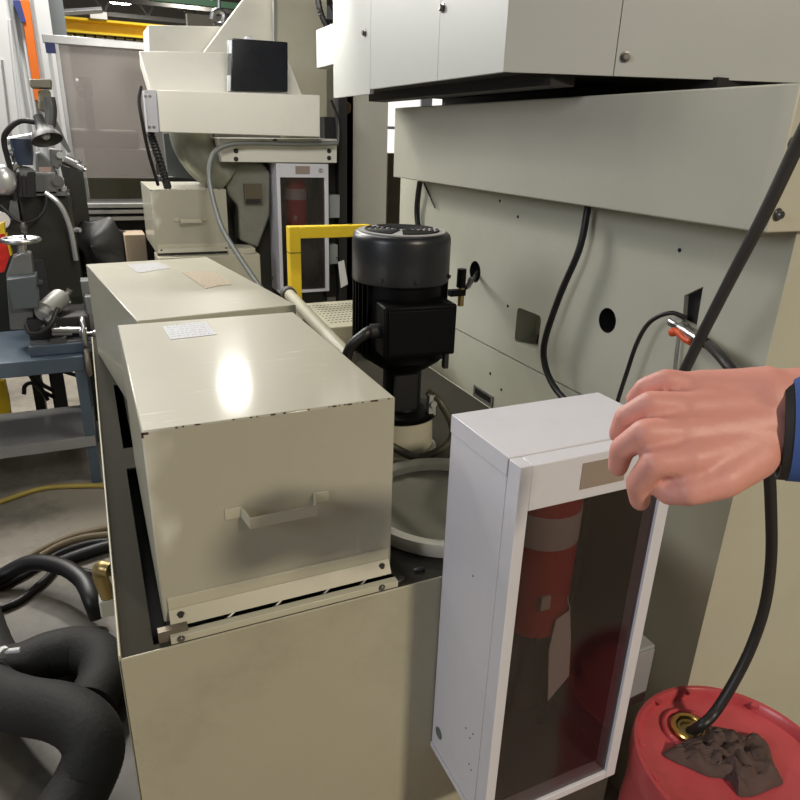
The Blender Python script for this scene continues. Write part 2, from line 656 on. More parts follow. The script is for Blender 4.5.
# rounded pocket
r = .014
y0, y1, z0, z1 = 1.461, 1.577, 1.057, 1.160
pp = []
for cy, cz, a0 in ((y1 - r, z1 - r, 0), (y0 + r, z1 - r, 90), (y0 + r, z0 + r, 180), (y1 - r, z0 + r, 270)):
    for k in range(5):
        q = math.radians(a0 + k * 22.5)
        pp.append((XW - .05, cy + r * math.cos(q), cz + r * math.sin(q)))
hs.append(cutter(G().prism(pp, (.05 + .07, 0, 0))))
tri = [(XW - .05, .992, 1.318), (XW - .05, .950, 1.345), (XW - .05, .947, 1.262), (XW - .05, .985, 1.268)]
hs.append(cutter(G().prism(tri, (.15, 0, 0))))
# seam: groove at z = 1.0
hs.append(cutter(G().box((XW - .02, 1.0, 1.0005), (XW + .012, 2.7, 1.0055))))
# vertical seam at the far end
hs.append(cutter(G().box((XW - .02, 2.24, -.1), (XW + .012, 2.246, 1.8))))
cut(body, hs)
for p in body.data.polygons:
    p.use_smooth = False
# black inserts painting the shade inside the holes and slot
for yy, zz, rr in ((1.205, 1.212, .0296), (1.827, 1.215, .0336)):
    G().lathe((XW + .001, yy, zz), (1, 0, 0), [(rr, 0), (rr, .055), (0, .055), (0, .053), (rr - .001, .053), (rr - .001, 0)], 32, cap=False).build('hole_dark', DARKGAP, mb)
G().prism([(XW + .012, y, z) for _, y, z in tri], (.08, 0, 0)).build('slot_dark', DARKGAP, mb)
G().box((XW + .045, y0 + .002, z0 + .001), (XW + .069, y1 - .045, z0 + .028)).build('pocket_block', MATTEBLK, mb)
for yy, zz in ((1.715, 1.441), (1.616, 1.407), (1.626, 1.151), (1.025, 1.405), (1.69, .92), (1.62, .89)):
    G().lathe((XW - .0005, yy, zz), (-1, 0, 0), [(.0045, 0), (.0045, .001), (0, .001)], 10).build('screw_hole', DARKGAP, mb)
pl = G().box((XW - .003, 1.66, .795), (XW + .001, 1.78, .852)).build('name_plate', mat('plate_grey', (.20, .20, .18), .4, .3), mb)
G().box((XW - .004, 1.672, .826), (XW - .003, 1.768, .846)).build('plate_print', mat('plate_black', (.01, .01, .01), .4), pl)
# guard wrapping the upper edge
ZG0, ZG1 = 1.475, 1.697
gd = G()
prof = [(1.0, 2.26), (1.0, .79), (1.010, .768), (2.3, .755), (2.3, .78), (XW, .781), (XW, 2.26)]
gd.prism([(x, y, ZG0) for x, y in prof], (0, 0, ZG1 - ZG0)).build('side_guard', GUARDP, mb, bevel=.003)
for (x, z) in ((1.022, 1.612), (1.024, 1.504), (1.20, 1.60)):
    G().bolt((x, .768, z), (0, -1, 0), .007, .008).build('bolt', BOLT, mb)

# hood above
XE, ZE = .80, 1.732
hd = thing('machine_hood', 'light grey overhanging machine hood at the top right', 'machine hood', (1.5, 1.7, ZE))
B = V((XE, 1.275, ZE))
A = V((XE, 2.315, ZE))
Cc = V((1.65, .93, ZE))
hcore = G()
hcore.prism([A + V((.012, 0, .004)), B + V((.012, .012, .004)), Cc + V((0, .012, .004)), V((1.9, .93, ZE + .004)), V((1.9, 2.315, ZE + .004))], (0, 0, .9))
hcore.build('hood_core', DARKGAP, hd)
H = .9
ys = []
for px in (333.5, 370, 437):
    ys.append(P(px, 93, 'x', XE).y)
yl = [A.y, P(370, 90, 'x', XE).y, P(437, 83, 'x', XE).y, B.y]
dz = [-.012, 0, 0]
for i in range(3):
    g = G().box((XE, yl[i] - .0008, ZE + dz[i]), (XE + .012, yl[i + 1] + (.0008 if i < 2 else 0), ZE + H))
    g.build('hood_panel', GREYP, hd)
dr = (Cc - B).normalized()
nn = V((dr.y, -dr.x, 0))
if nn.y > 0:
    nn = -nn
sb = (P(616.4, 75, 'z', ZE) - B).dot(dr)
for s0, s1 in ((0, sb - .001), (sb + .001, (Cc - B).length)):
    q = [B + dr * s0, B + dr * s1, B + dr * s1 - nn * .012, B + dr * s0 - nn * .012]
    G().prism(q, (0, 0, H)).build('hood_panel', GREYP, hd)
for px, py in ((365, 33), (443, 8)):
    p = P(px, py, 'x', XE)
    G().bolt(p, (-1, 0, 0), .007, .008).build('bolt', BOLT, hd)
dpl = (B).dot(nn)
d_ = FW + RT * ((625 - 400) / FPX) - UP * ((57 - 400) / FPX)
tt = (dpl - CAM.dot(nn)) / d_.dot(nn)
G().bolt(CAM + d_ * tt, nn, .007, .008).build('bolt', BOLT, hd)
# rails and bracket under the hood
G().box((.90, 1.25, ZE - .02), (.96, 2.25, ZE + .004)).box((1.2, 1.1, ZE - .035), (1.85, 2.3, ZE + .004)).build('under_rail', MATTEBLK, hd)
G().box((1.3, 1.5, 1.68), (1.85, 2.2, ZE + .01)).build('riser', MATTEBLK, hd)
# small box at the hood's far end
sbx = G()
q0 = P(316, 30, 'y', 2.55)
q1 = P(334, 70, 'y', 2.55)
sbx.box((q0.x, 2.32, q1.z), (.86, 2.55, q0.z + .0)).build('end_box', GREYP, hd, bevel=.003)
G().cyl((q0.x + .06, 2.43, q1.z - .02), (q0.x + .06, 2.43, q1.z + .001), .03).build('end_knob', BLACK, hd)

# ================================================================== OIL TANK with cover boxes
ZT = .90
tk = thing('oil_tank', 'long cream oil tank with open slots under the cover boxes', 'tank', (.45, 1.8, 0))
XL, YF, XR, YB = -.036, .836, .975, 2.55
g = G()
g.box((XL, YF, 0), (XR, YF + .004, ZT))                       # front
g.box((XL, YF, 0), (XL + .004, YB, ZT + .007))                # left with raised lip
g.box((XR - .004, YF, 0), (XR, YB, ZT))
g.box((XL, YB - .004, 0), (XR, YB, ZT))
g.build('tank_wall', CREAMB, tk, bevel=.0015)
g = G()
T_ = .004
g.box((XL + .004, YF + .004, ZT - T_), (.012, YB, ZT))          # left strip
g.box((.012, YF + .004, ZT - T_), (.405, YF + .014, ZT))        # front strip
g.box((.012, 1.449, ZT - T_), (.405, 1.560, ZT))
g.box((.034, 1.560, ZT - T_), (.405, YB, ZT))
g.box((.012, 2.02, ZT - T_), (.034, YB, ZT))
g.box((.405, YF + .004, ZT - T_), (XR - .004, YB - .004, ZT))
g.build('tank_top', mat('grimy_tank_top', (.042, .039, .031), .85, spec=.06, var=.15, dirt=(.05, .045, .035), dirt_amt=.55, dirt_scale=6), tk)
G().box((XL + .01, YF + .01, .3), (XR - .01, YB - .01, .62)).build('oil_pan', DARKGAP, tk)
rl = G().box((.036, YF + .004, ZT), (.40, YF + .018, ZT + .012)).build('front_rail', CREAM, tk, bevel=.001)
G().box((.02, YF + .012, ZT + .001), (.062, YF + .024, ZT + .02)).build('rail_tab', mat('grimy_steel', (.20, .17, .13), .5, .5, var=.3), tk)
for x in (.050, .37):
    G().bolt((x, YF + .004, ZT + .007), (0, -1, 0), .004, .003).build('bolt', BOLT, tk)
for x in (.115, .19, .27, .335):
    G().cyl((x - .018, YF + .02, ZT - .01), (x + .018, YF + .034, ZT + .008), .0025, n=6).build('cross_brace', STEEL, tk)
ft = G()
ft.tube([(-.05, 1.135, .80), (-.056, 1.13, .845), (-.056, 1.12, .87), (-.05, 1.10, .885), (-.038, 1.09, .885)], .013, 14)
ft.build('brass_elbow', OLDBRASS, tk)
G().box((-.066, 1.12, .765), (-.036, 1.155, .80)).build('fitting_block', LIDP, tk, bevel=.003)

cb = thing('cover_box', 'near cream steel cover box with strap handle on its front', 'cover box', (.216, 1.16, ZT), group='cream cover boxes')
X0, X1, Y0, Y1, Z0, Z1 = .031, .401, .876, 1.446, .914, 1.2276
G().box((X0, Y0, Z0), (X1, Y1, Z1)).build('shell', CREAMS, cb, bevel=.0025)
G().box((X0 + .008, Y0 - .004, .937), (X1 - .006, Y0, .957)).build('bottom_strip', CREAM, cb, bevel=.001)
G().prism([(X0 + .008, Y0 - .004, .937), (X0 + .008, Y0 + .004, .937), (X0 + .008, Y0 - .010, .916), (X0 + .008, Y0 - .018, .916)], (X1 - X0 - .014, 0, 0)).build('drip_lip', CREAMB, cb)
for x in (X0 + .024, X1 - .02):
    G().bolt((x, Y0 - .009, .928), (0, -1, .3), .004, .003).build('bolt', MATTEBLK, cb)
G().box((X0 + .004, Y0 + .01, ZT), (X1 - .004, Y0 + .02, Z0)).box((X0 + .004, Y1 - .02, ZT), (X1 - .004, Y1, Z0)).box((X1 - .012, Y0 + .02, ZT), (X1 - .004, Y1 - .02, Z0)).build('base_flange', DSTEEL, cb)
hg = thing  # noqa
hx0, hx1, hx2, hx3 = .131, .156, .267, .291
zt_, zb_ = 1.088, 1.070
g = G()
dy = .030
g.box((hx0, Y0 - .003, zb_), (hx1, Y0, zt_))
g.box((hx2, Y0 - .003, zb_), (hx3, Y0, zt_))
g.prism([(hx1 - .002, Y0 - .001, zt_), (hx1 - .002, Y0 - .001, zb_), (hx1 + .004, Y0 - dy, zb_ - .004), (hx1 + .004, Y0 - dy, zt_ - .004)], (.003, 0, 0))
g.prism([(hx2 + .002, Y0 - .001, zt_), (hx2 + .002, Y0 - .001, zb_), (hx2 - .004, Y0 - dy, zb_ - .004), (hx2 - .004, Y0 - dy, zt_ - .004)], (-.003, 0, 0))
g.box((hx1 + .004, Y0 - dy - .003, zb_ - .004), (hx2 - .004, Y0 - dy, zt_ - .004))
g.build('handle', CREAM, cb, bevel=.0008)

ch_ = G()
rc = random.Random(3)
for k in range(26):
    x = X0 + .004 + (X1 - X0 - .008) * rc.random() ** (.7 if k % 3 else 1.4)
    w_ = rc.uniform(.001, .011) * rc.random()
    h_ = rc.uniform(.0002, .0011)
    ch_.box((x, Y0 - .0004, Z1 - .0012 - h_), (x + w_, Y0 + .0016, Z1 - .0006 + .0004))
ch_.box((X0 - .0003, Y0 - .0004, Z1 - .010), (X0 + .0025, Y0 + .002, Z1 - .002)).box((X0, Y0 - .0004, Z1 - .0055), (X0 + .009, Y0, Z1 - .002))
cw_ = ch_.build('edge_chips', mat('rust_chip', (.06, .03, .018), .8, var=.4), cb)
cw_['kind'] = 'stuff'

# second box, turned a little
R2 = math.radians(7.0)
c2 = thing('cover_box', 'second cream cover box, turned slightly, behind the near one', 'cover box', (.075, 1.576, ZT), R2, 'cream cover boxes')


def L2(x, y, z=0):
    return c2.matrix_basis @ V((x, y, z))


def box2(a, b):
    g = G().box(a, b)
    g.bm.transform(c2.matrix_basis)
    return g


box2((0, 0, .004), (.386, .775, .300)).build('shell', CREAMS, c2, bevel=.0025)
box2((.006, .006, 0), (.38, .769, .004)).build('base_flange', DSTEEL, c2)

tag(G().prism([(.114, 1.405, Z1 + .0004), (.203, 1.418, Z1 + .0004), (.207, 1.312, Z1 + .0004), (.118, 1.303, Z1 + .0004)], (0, 0, .0006)).build('paper_sheet', PRINT), 'white printed paper on the near cover box', 'paper')
tag(G().prism([(.098, 2.30, 1.2004), (.198, 2.325, 1.2004), (.222, 2.21, 1.2004), (.122, 2.15, 1.2004)], (0, 0, .0006)).build('paper_sheet', PRINTF), 'faded bluish paper at the far corner of the second cover box', 'paper')
z2 = 1.2004
tag(G().prism([(.246, 2.12, z2), (.270, 2.14, z2), (.344, 2.111, z2), (.350, 2.0, z2), (.353, 1.906, z2), (.32, 1.905, z2), (.29, 1.885, z2), (.275, 1.872, z2)], (0, 0, .001)).build('cardboard_scrap', PRINTC), 'torn brown cardboard label lying on the second cover box', 'label')

# cream pipe beside the boxes
cp = thing('cream_pipe', 'cream pipe running between the cover boxes and the motor', 'pipe', (.57, 1.7, ZT))
G().tube([(.597, 2.20, 1.095), (.575, 1.9, 1.095), (.553, 1.6, 1.095), (.543, 1.455, 1.095)], .020, 14).build('tube', CREAM, cp)
G().lathe((.597, 2.20, 1.095), (.07, .99, .0), [(.026, -.012), (.026, .02), (.02, .03), (0, .03)], 16).build('end_cap', DSTEEL, cp)
for y in (1.52, 1.95):
    G().cyl((.548 + (y - 1.5) * .075, y, ZT), (.548 + (y - 1.5) * .075, y, 1.085), .012).build('support', DSTEEL, cp)

# ================================================================== MOTOR
MX, MY = .617, 1.340
mo = thing('electric_motor', 'upright black electric motor on a cream pump base', 'motor', (MX, MY, ZT))
RF = .107
ax = (0, 0, 1)
G().lathe((MX + .012, MY, ZT), ax, [(.088, 0), (.088, .006), (.078, .010), (.076, .085), (.076, .09), (0, .09)], 40).build('pump_base', CREAM, mo)
G().lathe((MX + .012, MY, ZT + .09), ax, [(.082, 0), (.085, .004), (.085, .014), (.05, .02), (.045, .03), (.045, .115), (.060, .122), (.085, .140), (.096, .150), (.096, .172), (0, .172)], 40).build('lower_flange', BLACK, mo)
# finned body
g = G()
n = 44
zb0, zb1 = 1.155, 1.318
g.lathe((MX, MY, zb0 - .02), ax, [(.082, 0), (.094, .012), (.094, .19), (0, .19)], 40)
for k in range(n):
    q = 2 * math.pi * k / n
    c, s = math.cos(q), math.sin(q)
    if -.98 < q - math.pi * 1.47 < .98:
        continue
    p0 = V((MX + c * .092, MY + s * .092, zb0))
    t = V((-s, c, 0)) * .0017
    o_ = V((c, s, 0)) * .014
    g.prism([p0 - t, p0 + t, p0 + t + o_, p0 - t + o_], (0, 0, zb1 - zb0))
g.build('finned_body', BLACK, mo)
cw = G()
cw.lathe((MX, MY, 1.312), ax, [(RF * .985, 0), (RF, .004), (RF, .088), (RF * .975, .098), (RF * .92, .103), (RF * .56, .105)], 56, cap=False)
cw.lathe((MX, MY, 1.312), ax, [(RF * .56, .105), (RF * .55, .100), (0, .098)], 56, cap=False)
# grille
cw.build('fan_cowl', mat('cowl_paint', (.014, .015, .018), .36, var=.15), mo)
zt_ = 1.312 + .1055
G().lathe((MX, MY, zt_ - .004), ax, [(RF * .88, 0), (RF * .88, .004), (0, .0042)], 48).build('grille', mat('grille_grey', (.42, .42, .42), .4), mo)
for rr in (.018, .030, .042, .054, .066, .078):
    for k in range(3):
        q0 = 2 * math.pi * k / 3 + .12
        arc = [(MX + rr * math.cos(q0 + t * .15), MY + rr * math.sin(q0 + t * .15), zt_ + .0002) for t in range(13)]
        G().tube(arc, .0034, 6, smooth=False).build('grille_slot', DARKGAP, mo)
for q in (3.9, 4.6, 5.6, .4):
    G().bolt((MX + RF * math.cos(q), MY + RF * math.sin(q), 1.325), (math.cos(q), math.sin(q), 0), .004, .004).build('bolt', MATTEBLK, mo)
# terminal box towards the front right
ang = math.atan2(-1.0, -.10)
M2 = Matrix.Translation((MX, MY, 0)) @ Matrix.Rotation(ang, 4, 'Z')
g = G().box((.06, -.078, 1.172), (.135, .082, 1.282))
g.bm.transform(M2)
tb = g.build('terminal_box', BLACK, mo, bevel=.005)
g = G().box((.135, -.070, 1.180), (.140, .074, 1.274))
g.bm.transform(M2)
g.build('terminal_cover', BLACK, tb, bevel=.002)
g = G()
g.box((.09, .072, 1.13), (.105, .082, 1.175))
g.bm.transform(M2)
g.build('conduit_plug', MATTEBLK, tb)
g = G()
g.cyl((.10, -.078, 1.225), (.10, -.098, 1.225), .015, n=10)
g.bm.transform(M2)
g.build('cable_gland', MATTEBLK, tb)
g = G().prism([(MX + .012 - .038, MY - .0475, 1.075 - .06), (MX + .012 + .018, MY - .0475, 1.075 - .06), (MX + .012 + .018, MY - .0475, 1.1), (MX + .012 - .038, MY - .0475, 1.1)], (0, .01, 0))
nb = g.build('rating_plate', PLATE, mo)
p = M2 @ V((.10, -.098, 1.225))
tag(G().tube([p, p + V((-.015, -.005, -.005)), p + V((-.04, .01, -.035)), p + V((-.05, .02, -.09)), p + V((-.05, .03, -.17)), (p.x - .05, p.y + .05, ZT + .011)], .0115, 12).build('motor_cable', RUBBER), 'thick black cable curving down from the motor terminal box', 'cable')
# small solenoid at the motor's right and lever into the wall hole
sv = thing('solenoid_valve', 'black capped brass valve at the right of the motor', 'valve', (.735, 1.33, 1.18))
vp = P(461, 285, 'y', 1.37)
G().cyl((vp.x, vp.y, vp.z - .005), (vp.x, vp.y, vp.z + .038), .011).build('coil', BLACK, sv)
G().cyl((vp.x + .002, vp.y, vp.z - .05), (vp.x + .002, vp.y, vp.z - .005), .0075).build('stem', OLDBRASS, sv)
G().box((vp.x - .03, vp.y - .008, vp.z - .025), (vp.x + .01, vp.y + .008, vp.z - .010)).build('bracket', BLACK, sv)
hole = V((XW + .01, 1.827, 1.215))
tag(G().tube([(vp.x + .012, vp.y, vp.z - .008), (vp.x + .06, vp.y + .06, vp.z + .0), hole - V((.12, .15, .012)), hole], .0055, 8).build('thin_cable', RUBBER), 'thin black cable from the valve into the left wall hole', 'cable')
# pump hose ring
hz = ZT + .045
cc = V((.655, 1.31))
pts = [P(428, 392, 'y', 1.30), P(440, 402, 'y', 1.27), P(452, 425, 'y', 1.25), P(451, 440, 'y', 1.24), P(436, 452, 'y', 1.225), P(417, 457, 'y', 1.225), P(397, 449, 'y', 1.235), P(380, 438, 'y', 1.25)]
tag(G().tube(pts, .0095, 10).build('pump_hose', mat('olive_hose', (.06, .055, .035), .45, var=.25)), 'olive hose looping around the cream pump base', 'hose')
g = G()
q = P(432, 402, 'y', 1.285)
g.box((q.x - .012, 1.275, q.z - .03), (q.x + .006, 1.29, q.z + .02)).cyl((q.x - .003, 1.268, q.z), (q.x - .003, 1.29, q.z), .008)
g.build('hose_bracket', mat('grey_bracket', (.35, .36, .34), .5), mo)

# tank lid (round)
ld = thing('tank_lid', 'round cream tank lid between the cover box and fire cabinet', 'lid', (.588, 1.035, ZT))
lx, ly = .588, 1.035
G().lathe((lx, ly, ZT), ax, [(.168, 0), (.174, .003), (.178, .022), (.176, .030), (.170, .032), (.158, .030), (.152, .026), (.150, .012)], 64, cap=False).build('rim', LIDP, ld)
G().lathe((lx, ly, ZT), ax, [(.160, 0), (.160, .008), (.150, .0121), (.10, .012), (0, .014)], 64).build('dish', mat('dish_paint', (.17, .16, .12), .4, var=.1, dirt=(.10, .09, .06), dirt_amt=.5, dirt_scale=8), ld)
q = P(399, 517, 'z', ZT + .012)
G().lathe((lx - .13, ly - .02, ZT + .008), ax, [(.006, 0), (.006, .004), (0, .005)], 10).build('screw', OLDBRASS, ld)
# dirt puddles and bits on the tank top
for (px, py, rr) in ((419, 571, .008), (398, 581, .010)):
    q = P(px, py, 'z', ZT)
    g = G()
    g.sphere((q.x, q.y, ZT + .003), rr, 10, (1.4, .8, .45))
    tag(g.build('grime_lump', RUBBER), 'small black grime lump on the tank top, %s' % ('below the round lid' if rr < .009 else 'at the box corner'), 'dirt')

# ================================================================== EXTINGUISHER CABINET (near) and its far twin
FX0, FX1, FY0, FY1, FZ0, FZ1 = .480, .766, .645, .835, .512, 1.202
fc = thing('extinguisher_cabinet', 'white extinguisher cabinet with smoked door, in front right', 'cabinet', (FX0, FY0, FZ0), group='extinguisher cabinets')
g = G()
yd = FY0 + .030
g.box((FX0, yd, FZ0 + .012), (FX0 + .003, FY1, FZ1))
g.box((FX1 - .003, yd, FZ0 + .012), (FX1, FY1, FZ1))
g.box((FX0, yd, FZ1 - .003), (FX1, FY1, FZ1))
g.box((FX0, FY1 - .003, FZ0), (FX1, FY1, FZ1))
g.box((FX0 - .002, yd, FZ0), (FX1 + .002, FY1, FZ0 + .012))
g.build('case', WHITEP, fc, bevel=.0012)
g = G()
g.box((FX0 - .001, yd, FZ1 - .028), (FX1 + .001, FY1 + .001, FZ1 + .002))
g.build('top_cap', WHITEP, fc, bevel=.0012)
G().box((FX0 + .003, FY1 - .006, FZ0 + .012), (FX1 - .003, FY1 - .0031, FZ1 - .003)).build('inner_back', mat('inner_shade', (.075, .068, .066), .6), fc)  # dark liners painting the shade inside the white case
IG = MATS['inner_shade']
G().box((FX0 + .0031, yd + .002, FZ0 + .0121), (FX0 + .0045, FY1 - .006, FZ1 - .0031)).build('inner_side', IG, fc)
G().box((FX1 - .0045, yd + .002, FZ0 + .0121), (FX1 - .0031, FY1 - .006, FZ1 - .0031)).build('inner_side', IG, fc)
G().box((FX0 + .0046, yd + .002, FZ0 + .0121), (FX1 - .0046, FY1 - .006, FZ0 + .0135)).build('inner_floor', IG, fc)
dr_ = G()
e = .001
dr_.box((FX0, FY0, FZ0), (FX0 + .019, yd - e, FZ1))
dr_.box((FX1 - .022, FY0, FZ0), (FX1, yd - e, FZ1))
dr_.box((FX0 + .019, FY0, FZ1 - .070), (FX1 - .022, yd - e, FZ1))
dr_.box((FX0 + .019, FY0, FZ0), (FX1 - .022, yd - e, FZ0 + .016))
door = dr_.build('door', WHITEP, fc, bevel=.0012)
G().box((FX0 + .019, FY0 + .006, FZ0 + .016), (FX1 - .022, FY0 + .009, FZ1 - .070)).build('pane', DOORGL, door)
lb = G().box((FX0 + .103, FY0 - .0012, FZ1 - .053), (FX0 + .182, FY0, FZ1 - .012)).build('label_plate', mat('beige_label', (.30, .24, .20), .5, var=.08), door)  # label colour darkened for the shade of the hand
G().lathe((FX1 - .045, FY0, FZ1 - .033), (0, -1, 0), [(.011, 0), (.011, .004), (.007, .005), (.006, .012), (0, .012)], 20).build('lock', STEEL, door)
g = G()
q = P(439, 733, 'x', FX0)
g.lathe((FX0, q.y, q.z), (-1, 0, 0), [(.0115, 0), (.0115, .0012), (0, .0014)], 24)
g.build('knockout_plug', OVAL, fc)
chip = G()
for (px, py) in ((466, 728), (473, 734), (470, 738), (469, 764), (471, 770), (496, 686), (473, 576)):
    q = P(px, py, 'x', FX0)
    if q.y > yd + .002:
        chip.lathe((FX0, q.y, q.z), (-1, 0, 0), [(.0018, 0), (.0018, .0003), (0, .0003)], 8)
chip.build('paint_chips', DARKGAP, fc)

ex = thing('fire_extinguisher', 'red extinguisher with white band inside the near cabinet', 'fire extinguisher', (.612, .752, .86), group='fire extinguishers')
EX, EY = .612, .752
G().lathe((EX, EY, .838), ax, [(.052, 0), (.059, .006), (.0595, .24), (.055, .268), (.035, .293), (.018, .303), (0, .303)], 36).build('cylinder', REDEXT, ex)
G().lathe((EX, EY, 1.012), ax, [(.0596, 0), (.0602, .0005), (.0602, .0575), (.0596, .058)], 36, cap=False).build('white_band', mat('band_white', (.62, .60, .58), .45, var=.06), ex)
G().box((EX - .03, EY + .05, .823), (EX + .03, FY1 - .0062, .843)).box((EX - .02, EY - .05, .830), (EX + .02, EY + .055, .838)).box((EX - .03, EY + .055, .95), (EX + .03, FY1 - .0062, .97)).build('bracket', DSTEEL, ex)
G().lathe((EX, EY, 1.143), ax, [(.016, 0), (.016, .02), (.02, .022), (.02, .03), (0, .03)], 16).build('valve', DSTEEL, ex)
G().tube([(EX + .016, EY, 1.155), (EX + .07, EY, 1.13), (EX + .085, EY, 1.05), (EX + .08, EY, .80), (EX + .07, EY, .68), (EX + .05, EY, .58)], .010, 10).build('discharge_hose', RUBBER, ex)
G().box((EX - .03, EY - .0608, .905), (EX - .012, EY - .056, .93)).build('instruction_sticker', LIDP, ex)
FXR = ex

tg_ = G()
tp = [P(570, 610, 'y', .690), P(556, 620, 'y', .688), P(549, 650, 'y', .686), P(548, 701, 'y', .684), P(569, 676, 'y', .692), P(571, 640, 'y', .694)]
tg_.prism(tp, (0, .0008, 0))
ttag = thing('inspection_tag', 'white paper tag hanging inside the near extinguisher cabinet', 'tag', tp[0])
tg_.build('card', PAPER, ttag)
G().tube([tp[0], tp[0] + V((.0, .02, .03)), (EX + .01, EY - .045, .915)], .001, 6).build('string', PAPER, ttag)

# far twin
off = V((.937, 3.63, 1.462 - .690))
f2 = dup(fc, off, 'white extinguisher cabinet behind the yellow rail, in the background')
e2 = dup(ex, V((.612, .752, .86)) + off - V((FX0, FY0, FZ0)), 'red extinguisher with white band inside the background cabinet')
fo = off
g = G()
bq = [P(303 + dx, 265 + dy, 'y', 3.72) for dx, dy in ((0, 0),)][0]
g.sphere((bq.x + .02, 3.73, bq.z), 1, 20, (.075, .04, .12))
bm = g.bm
for v in bm.verts:
    v.co += V((random.uniform(-1, 1), random.uniform(-.5, .5), random.uniform(-1, 1))) * .014
tag(g.build('plastic_bag', CLEARBAG), 'crumpled grey plastic bag low inside the background cabinet', 'bag')

# junction boxes and tag near the cabinets
jb = thing('junction_box', 'grey junction box behind the near cabinet, beside the drum', 'junction box', (.83, .80, .64))
qa, qb = P(636, 643, 'y', .79), P(646, 690, 'y', .77)
G().box((.765, .77, qb.z - .03), (qb.x - .0, .836, qa.z)).build('box', mat('jbox_grey', (.30, .31, .33), .5), jb, bevel=.003)
G().box((.765, .766, qb.z - .024), (qb.x - .004, .77, qa.z - .006)).build('lid', mat('jbox_grey', (.30, .31, .33), .5), jb, bevel=.001)

# ================================================================== CABLES ON THE RIGHT MACHINE
tag(G().tube([P(588, 200, 'x', 1.07), P(587, 212, 'x', 1.068), P(579, 250, 'x', 1.06), P(560, 295, 'x', 1.055), P(545, 340, 'x', 1.05), P(545, 365, 'x', 1.05), P(555, 388, 'x', 1.05), P(572, 408, 'x', 1.05), P(590, 440, 'x', 1.05)], .0085, 12).build('black_cable', RUBBER), 'black cable hanging from the guard across the cream machine wall', 'cable')
tag(G().tube([P(420, 182, 'x', 1.08), P(418, 196, 'x', 1.08), P(417, 215, 'x', 1.085), P(420, 240, 'x', 1.085)], .010, 10).build('bent_cable', RUBBER), 'short black cable below the far end of the guard', 'cable')
tag(G().tube([P(424, 183, 'x', 1.09), P(435, 208, 'x', 1.09)], .003, 6, smooth=False).build('cable_tie', RUBBER), 'thin cable tie end sticking out below the guard', 'cable tie')
# thick dark hose running diagonally past the guard end
tag(G().tube([P(842, 60, 'y', .60), P(812, 115, 'y', .62), P(795, 150, 'y', .64), P(764, 215, 'y', .68), P(730, 280, 'y', .74), P(697, 345, 'y', .80), P(672, 398, 'y', .84), P(655, 440, 'y', .87)], .0095, 14).build('dark_hose', mat('hose_grey_black', (.035, .033, .032), .42, var=.2)), 'thick dark grey hose slanting down past the guard end', 'hose')
# tee fitting, orange clip
tf = thing('hose_fitting', 'steel fitting with orange clip on the machine wall', 'fitting', (1.07, .99, 1.26))
p0, p1 = P(672, 322, 'x', 1.085), P(700, 340, 'x', 1.06)
G().cyl(p0, p1, .0105, n=16).cyl(P(675, 322, 'x', 1.10), P(682, 328, 'x', 1.08), .014, n=6).build('fitting_body', STEEL, tf)
G().tube([P(671, 333, 'x', 1.065), P(678, 332, 'x', 1.065), P(684, 338, 'x', 1.062), P(691, 342, 'x', 1.06)], .0075, 10).sphere(P(673, 332, 'x', 1.064), .0095, 12).build('orange_clip', mat('orange_red', (.72, .10, .03), .45), tf)
G().cyl(P(699, 338, 'x', 1.06), P(710, 346, 'x', 1.05), .010, n=14).build('coupling', BLACK, tf)
G().cyl(P(679, 335, 'x', 1.08), P(675, 370, 'x', 1.08), .004, n=8).build('drain_stem', STEEL, tf)
tag(G().tube([P(686, 318, 'x', 1.08), P(670, 313, 'x', 1.06), P(650, 322, 'x', 1.05), P(637, 343, 'x', 1.045), P(627, 372, 'x', 1.045), P(618, 400, 'x', 1.045), P(610, 430, 'x', 1.045)], .0048, 10).build('thin_hose', RUBBER), 'thin black hose arching left from the orange clip fitting', 'hose')
# drum hose: from the coupling down behind the hand into the drum
DRX, DRY, DRZ, DRR = .962, .553, .55, .182
bung = P(690, 726, 'z', DRZ + .0)
tag(G().tube([P(709, 345, 'x', 1.05), P(722, 358, 'x', 1.0), P(742, 385, 'y', .72), P(760, 420, 'y', .68), P(768, 460, 'y', .655), P(771, 510, 'y', .65), P(771, 560, 'y', .65), P(765, 605, 'y', .645), P(752, 645, 'y', .64), P(735, 680, 'y', .635), P(715, 712, 'y', .63), P(700, 726, 'y', .628), bung + V((0.004, .012, -.04))], .0098, 14).build('drum_hose', RUBBER), 'black hose dipping from the wall fitting into the red drum', 'hose')

# ================================================================== DRUM
dm = thing('red_drum', 'red plastic drum standing by the machine corner, front right', 'drum', (DRX, DRY, 0))
g = G()
prof = [(.165, 0), (.172, .006), (.174, .03), (.176, .15), (.180, .158), (.180, .17), (.176, .178), (.177, .36), (.181, .368), (.181, .38), (.177, .388), (.178, DRZ - .055), (DRR - .002, DRZ - .045), (DRR, DRZ - .036), (DRR, DRZ + .004), (DRR - .003, DRZ + .009), (DRR - .010, DRZ + .009), (DRR - .014, DRZ + .004), (DRR - .018, DRZ - .010), (DRR - .022, DRZ - .012), (0, DRZ - .010)]
g.lathe((DRX, DRY, 0), ax, prof, 72)
g.build('drum_shell', REDPL, dm)
bx = V((bung.x, bung.y, DRZ - .0105))
G().lathe(bx, ax, [(.052, 0), (.050, .005), (.046, .007), (.042, .005), (.041, .001)], 40, cap=False).build('bung_boss', REDPL, dm)
G().lathe(bx, ax, [(.034, 0), (.035, .007), (.033, .010), (.026, .010), (.024, .007), (.023, -.012), (0, -.012)], 40, cap=False).build('bung_ring', BRASS, dm)
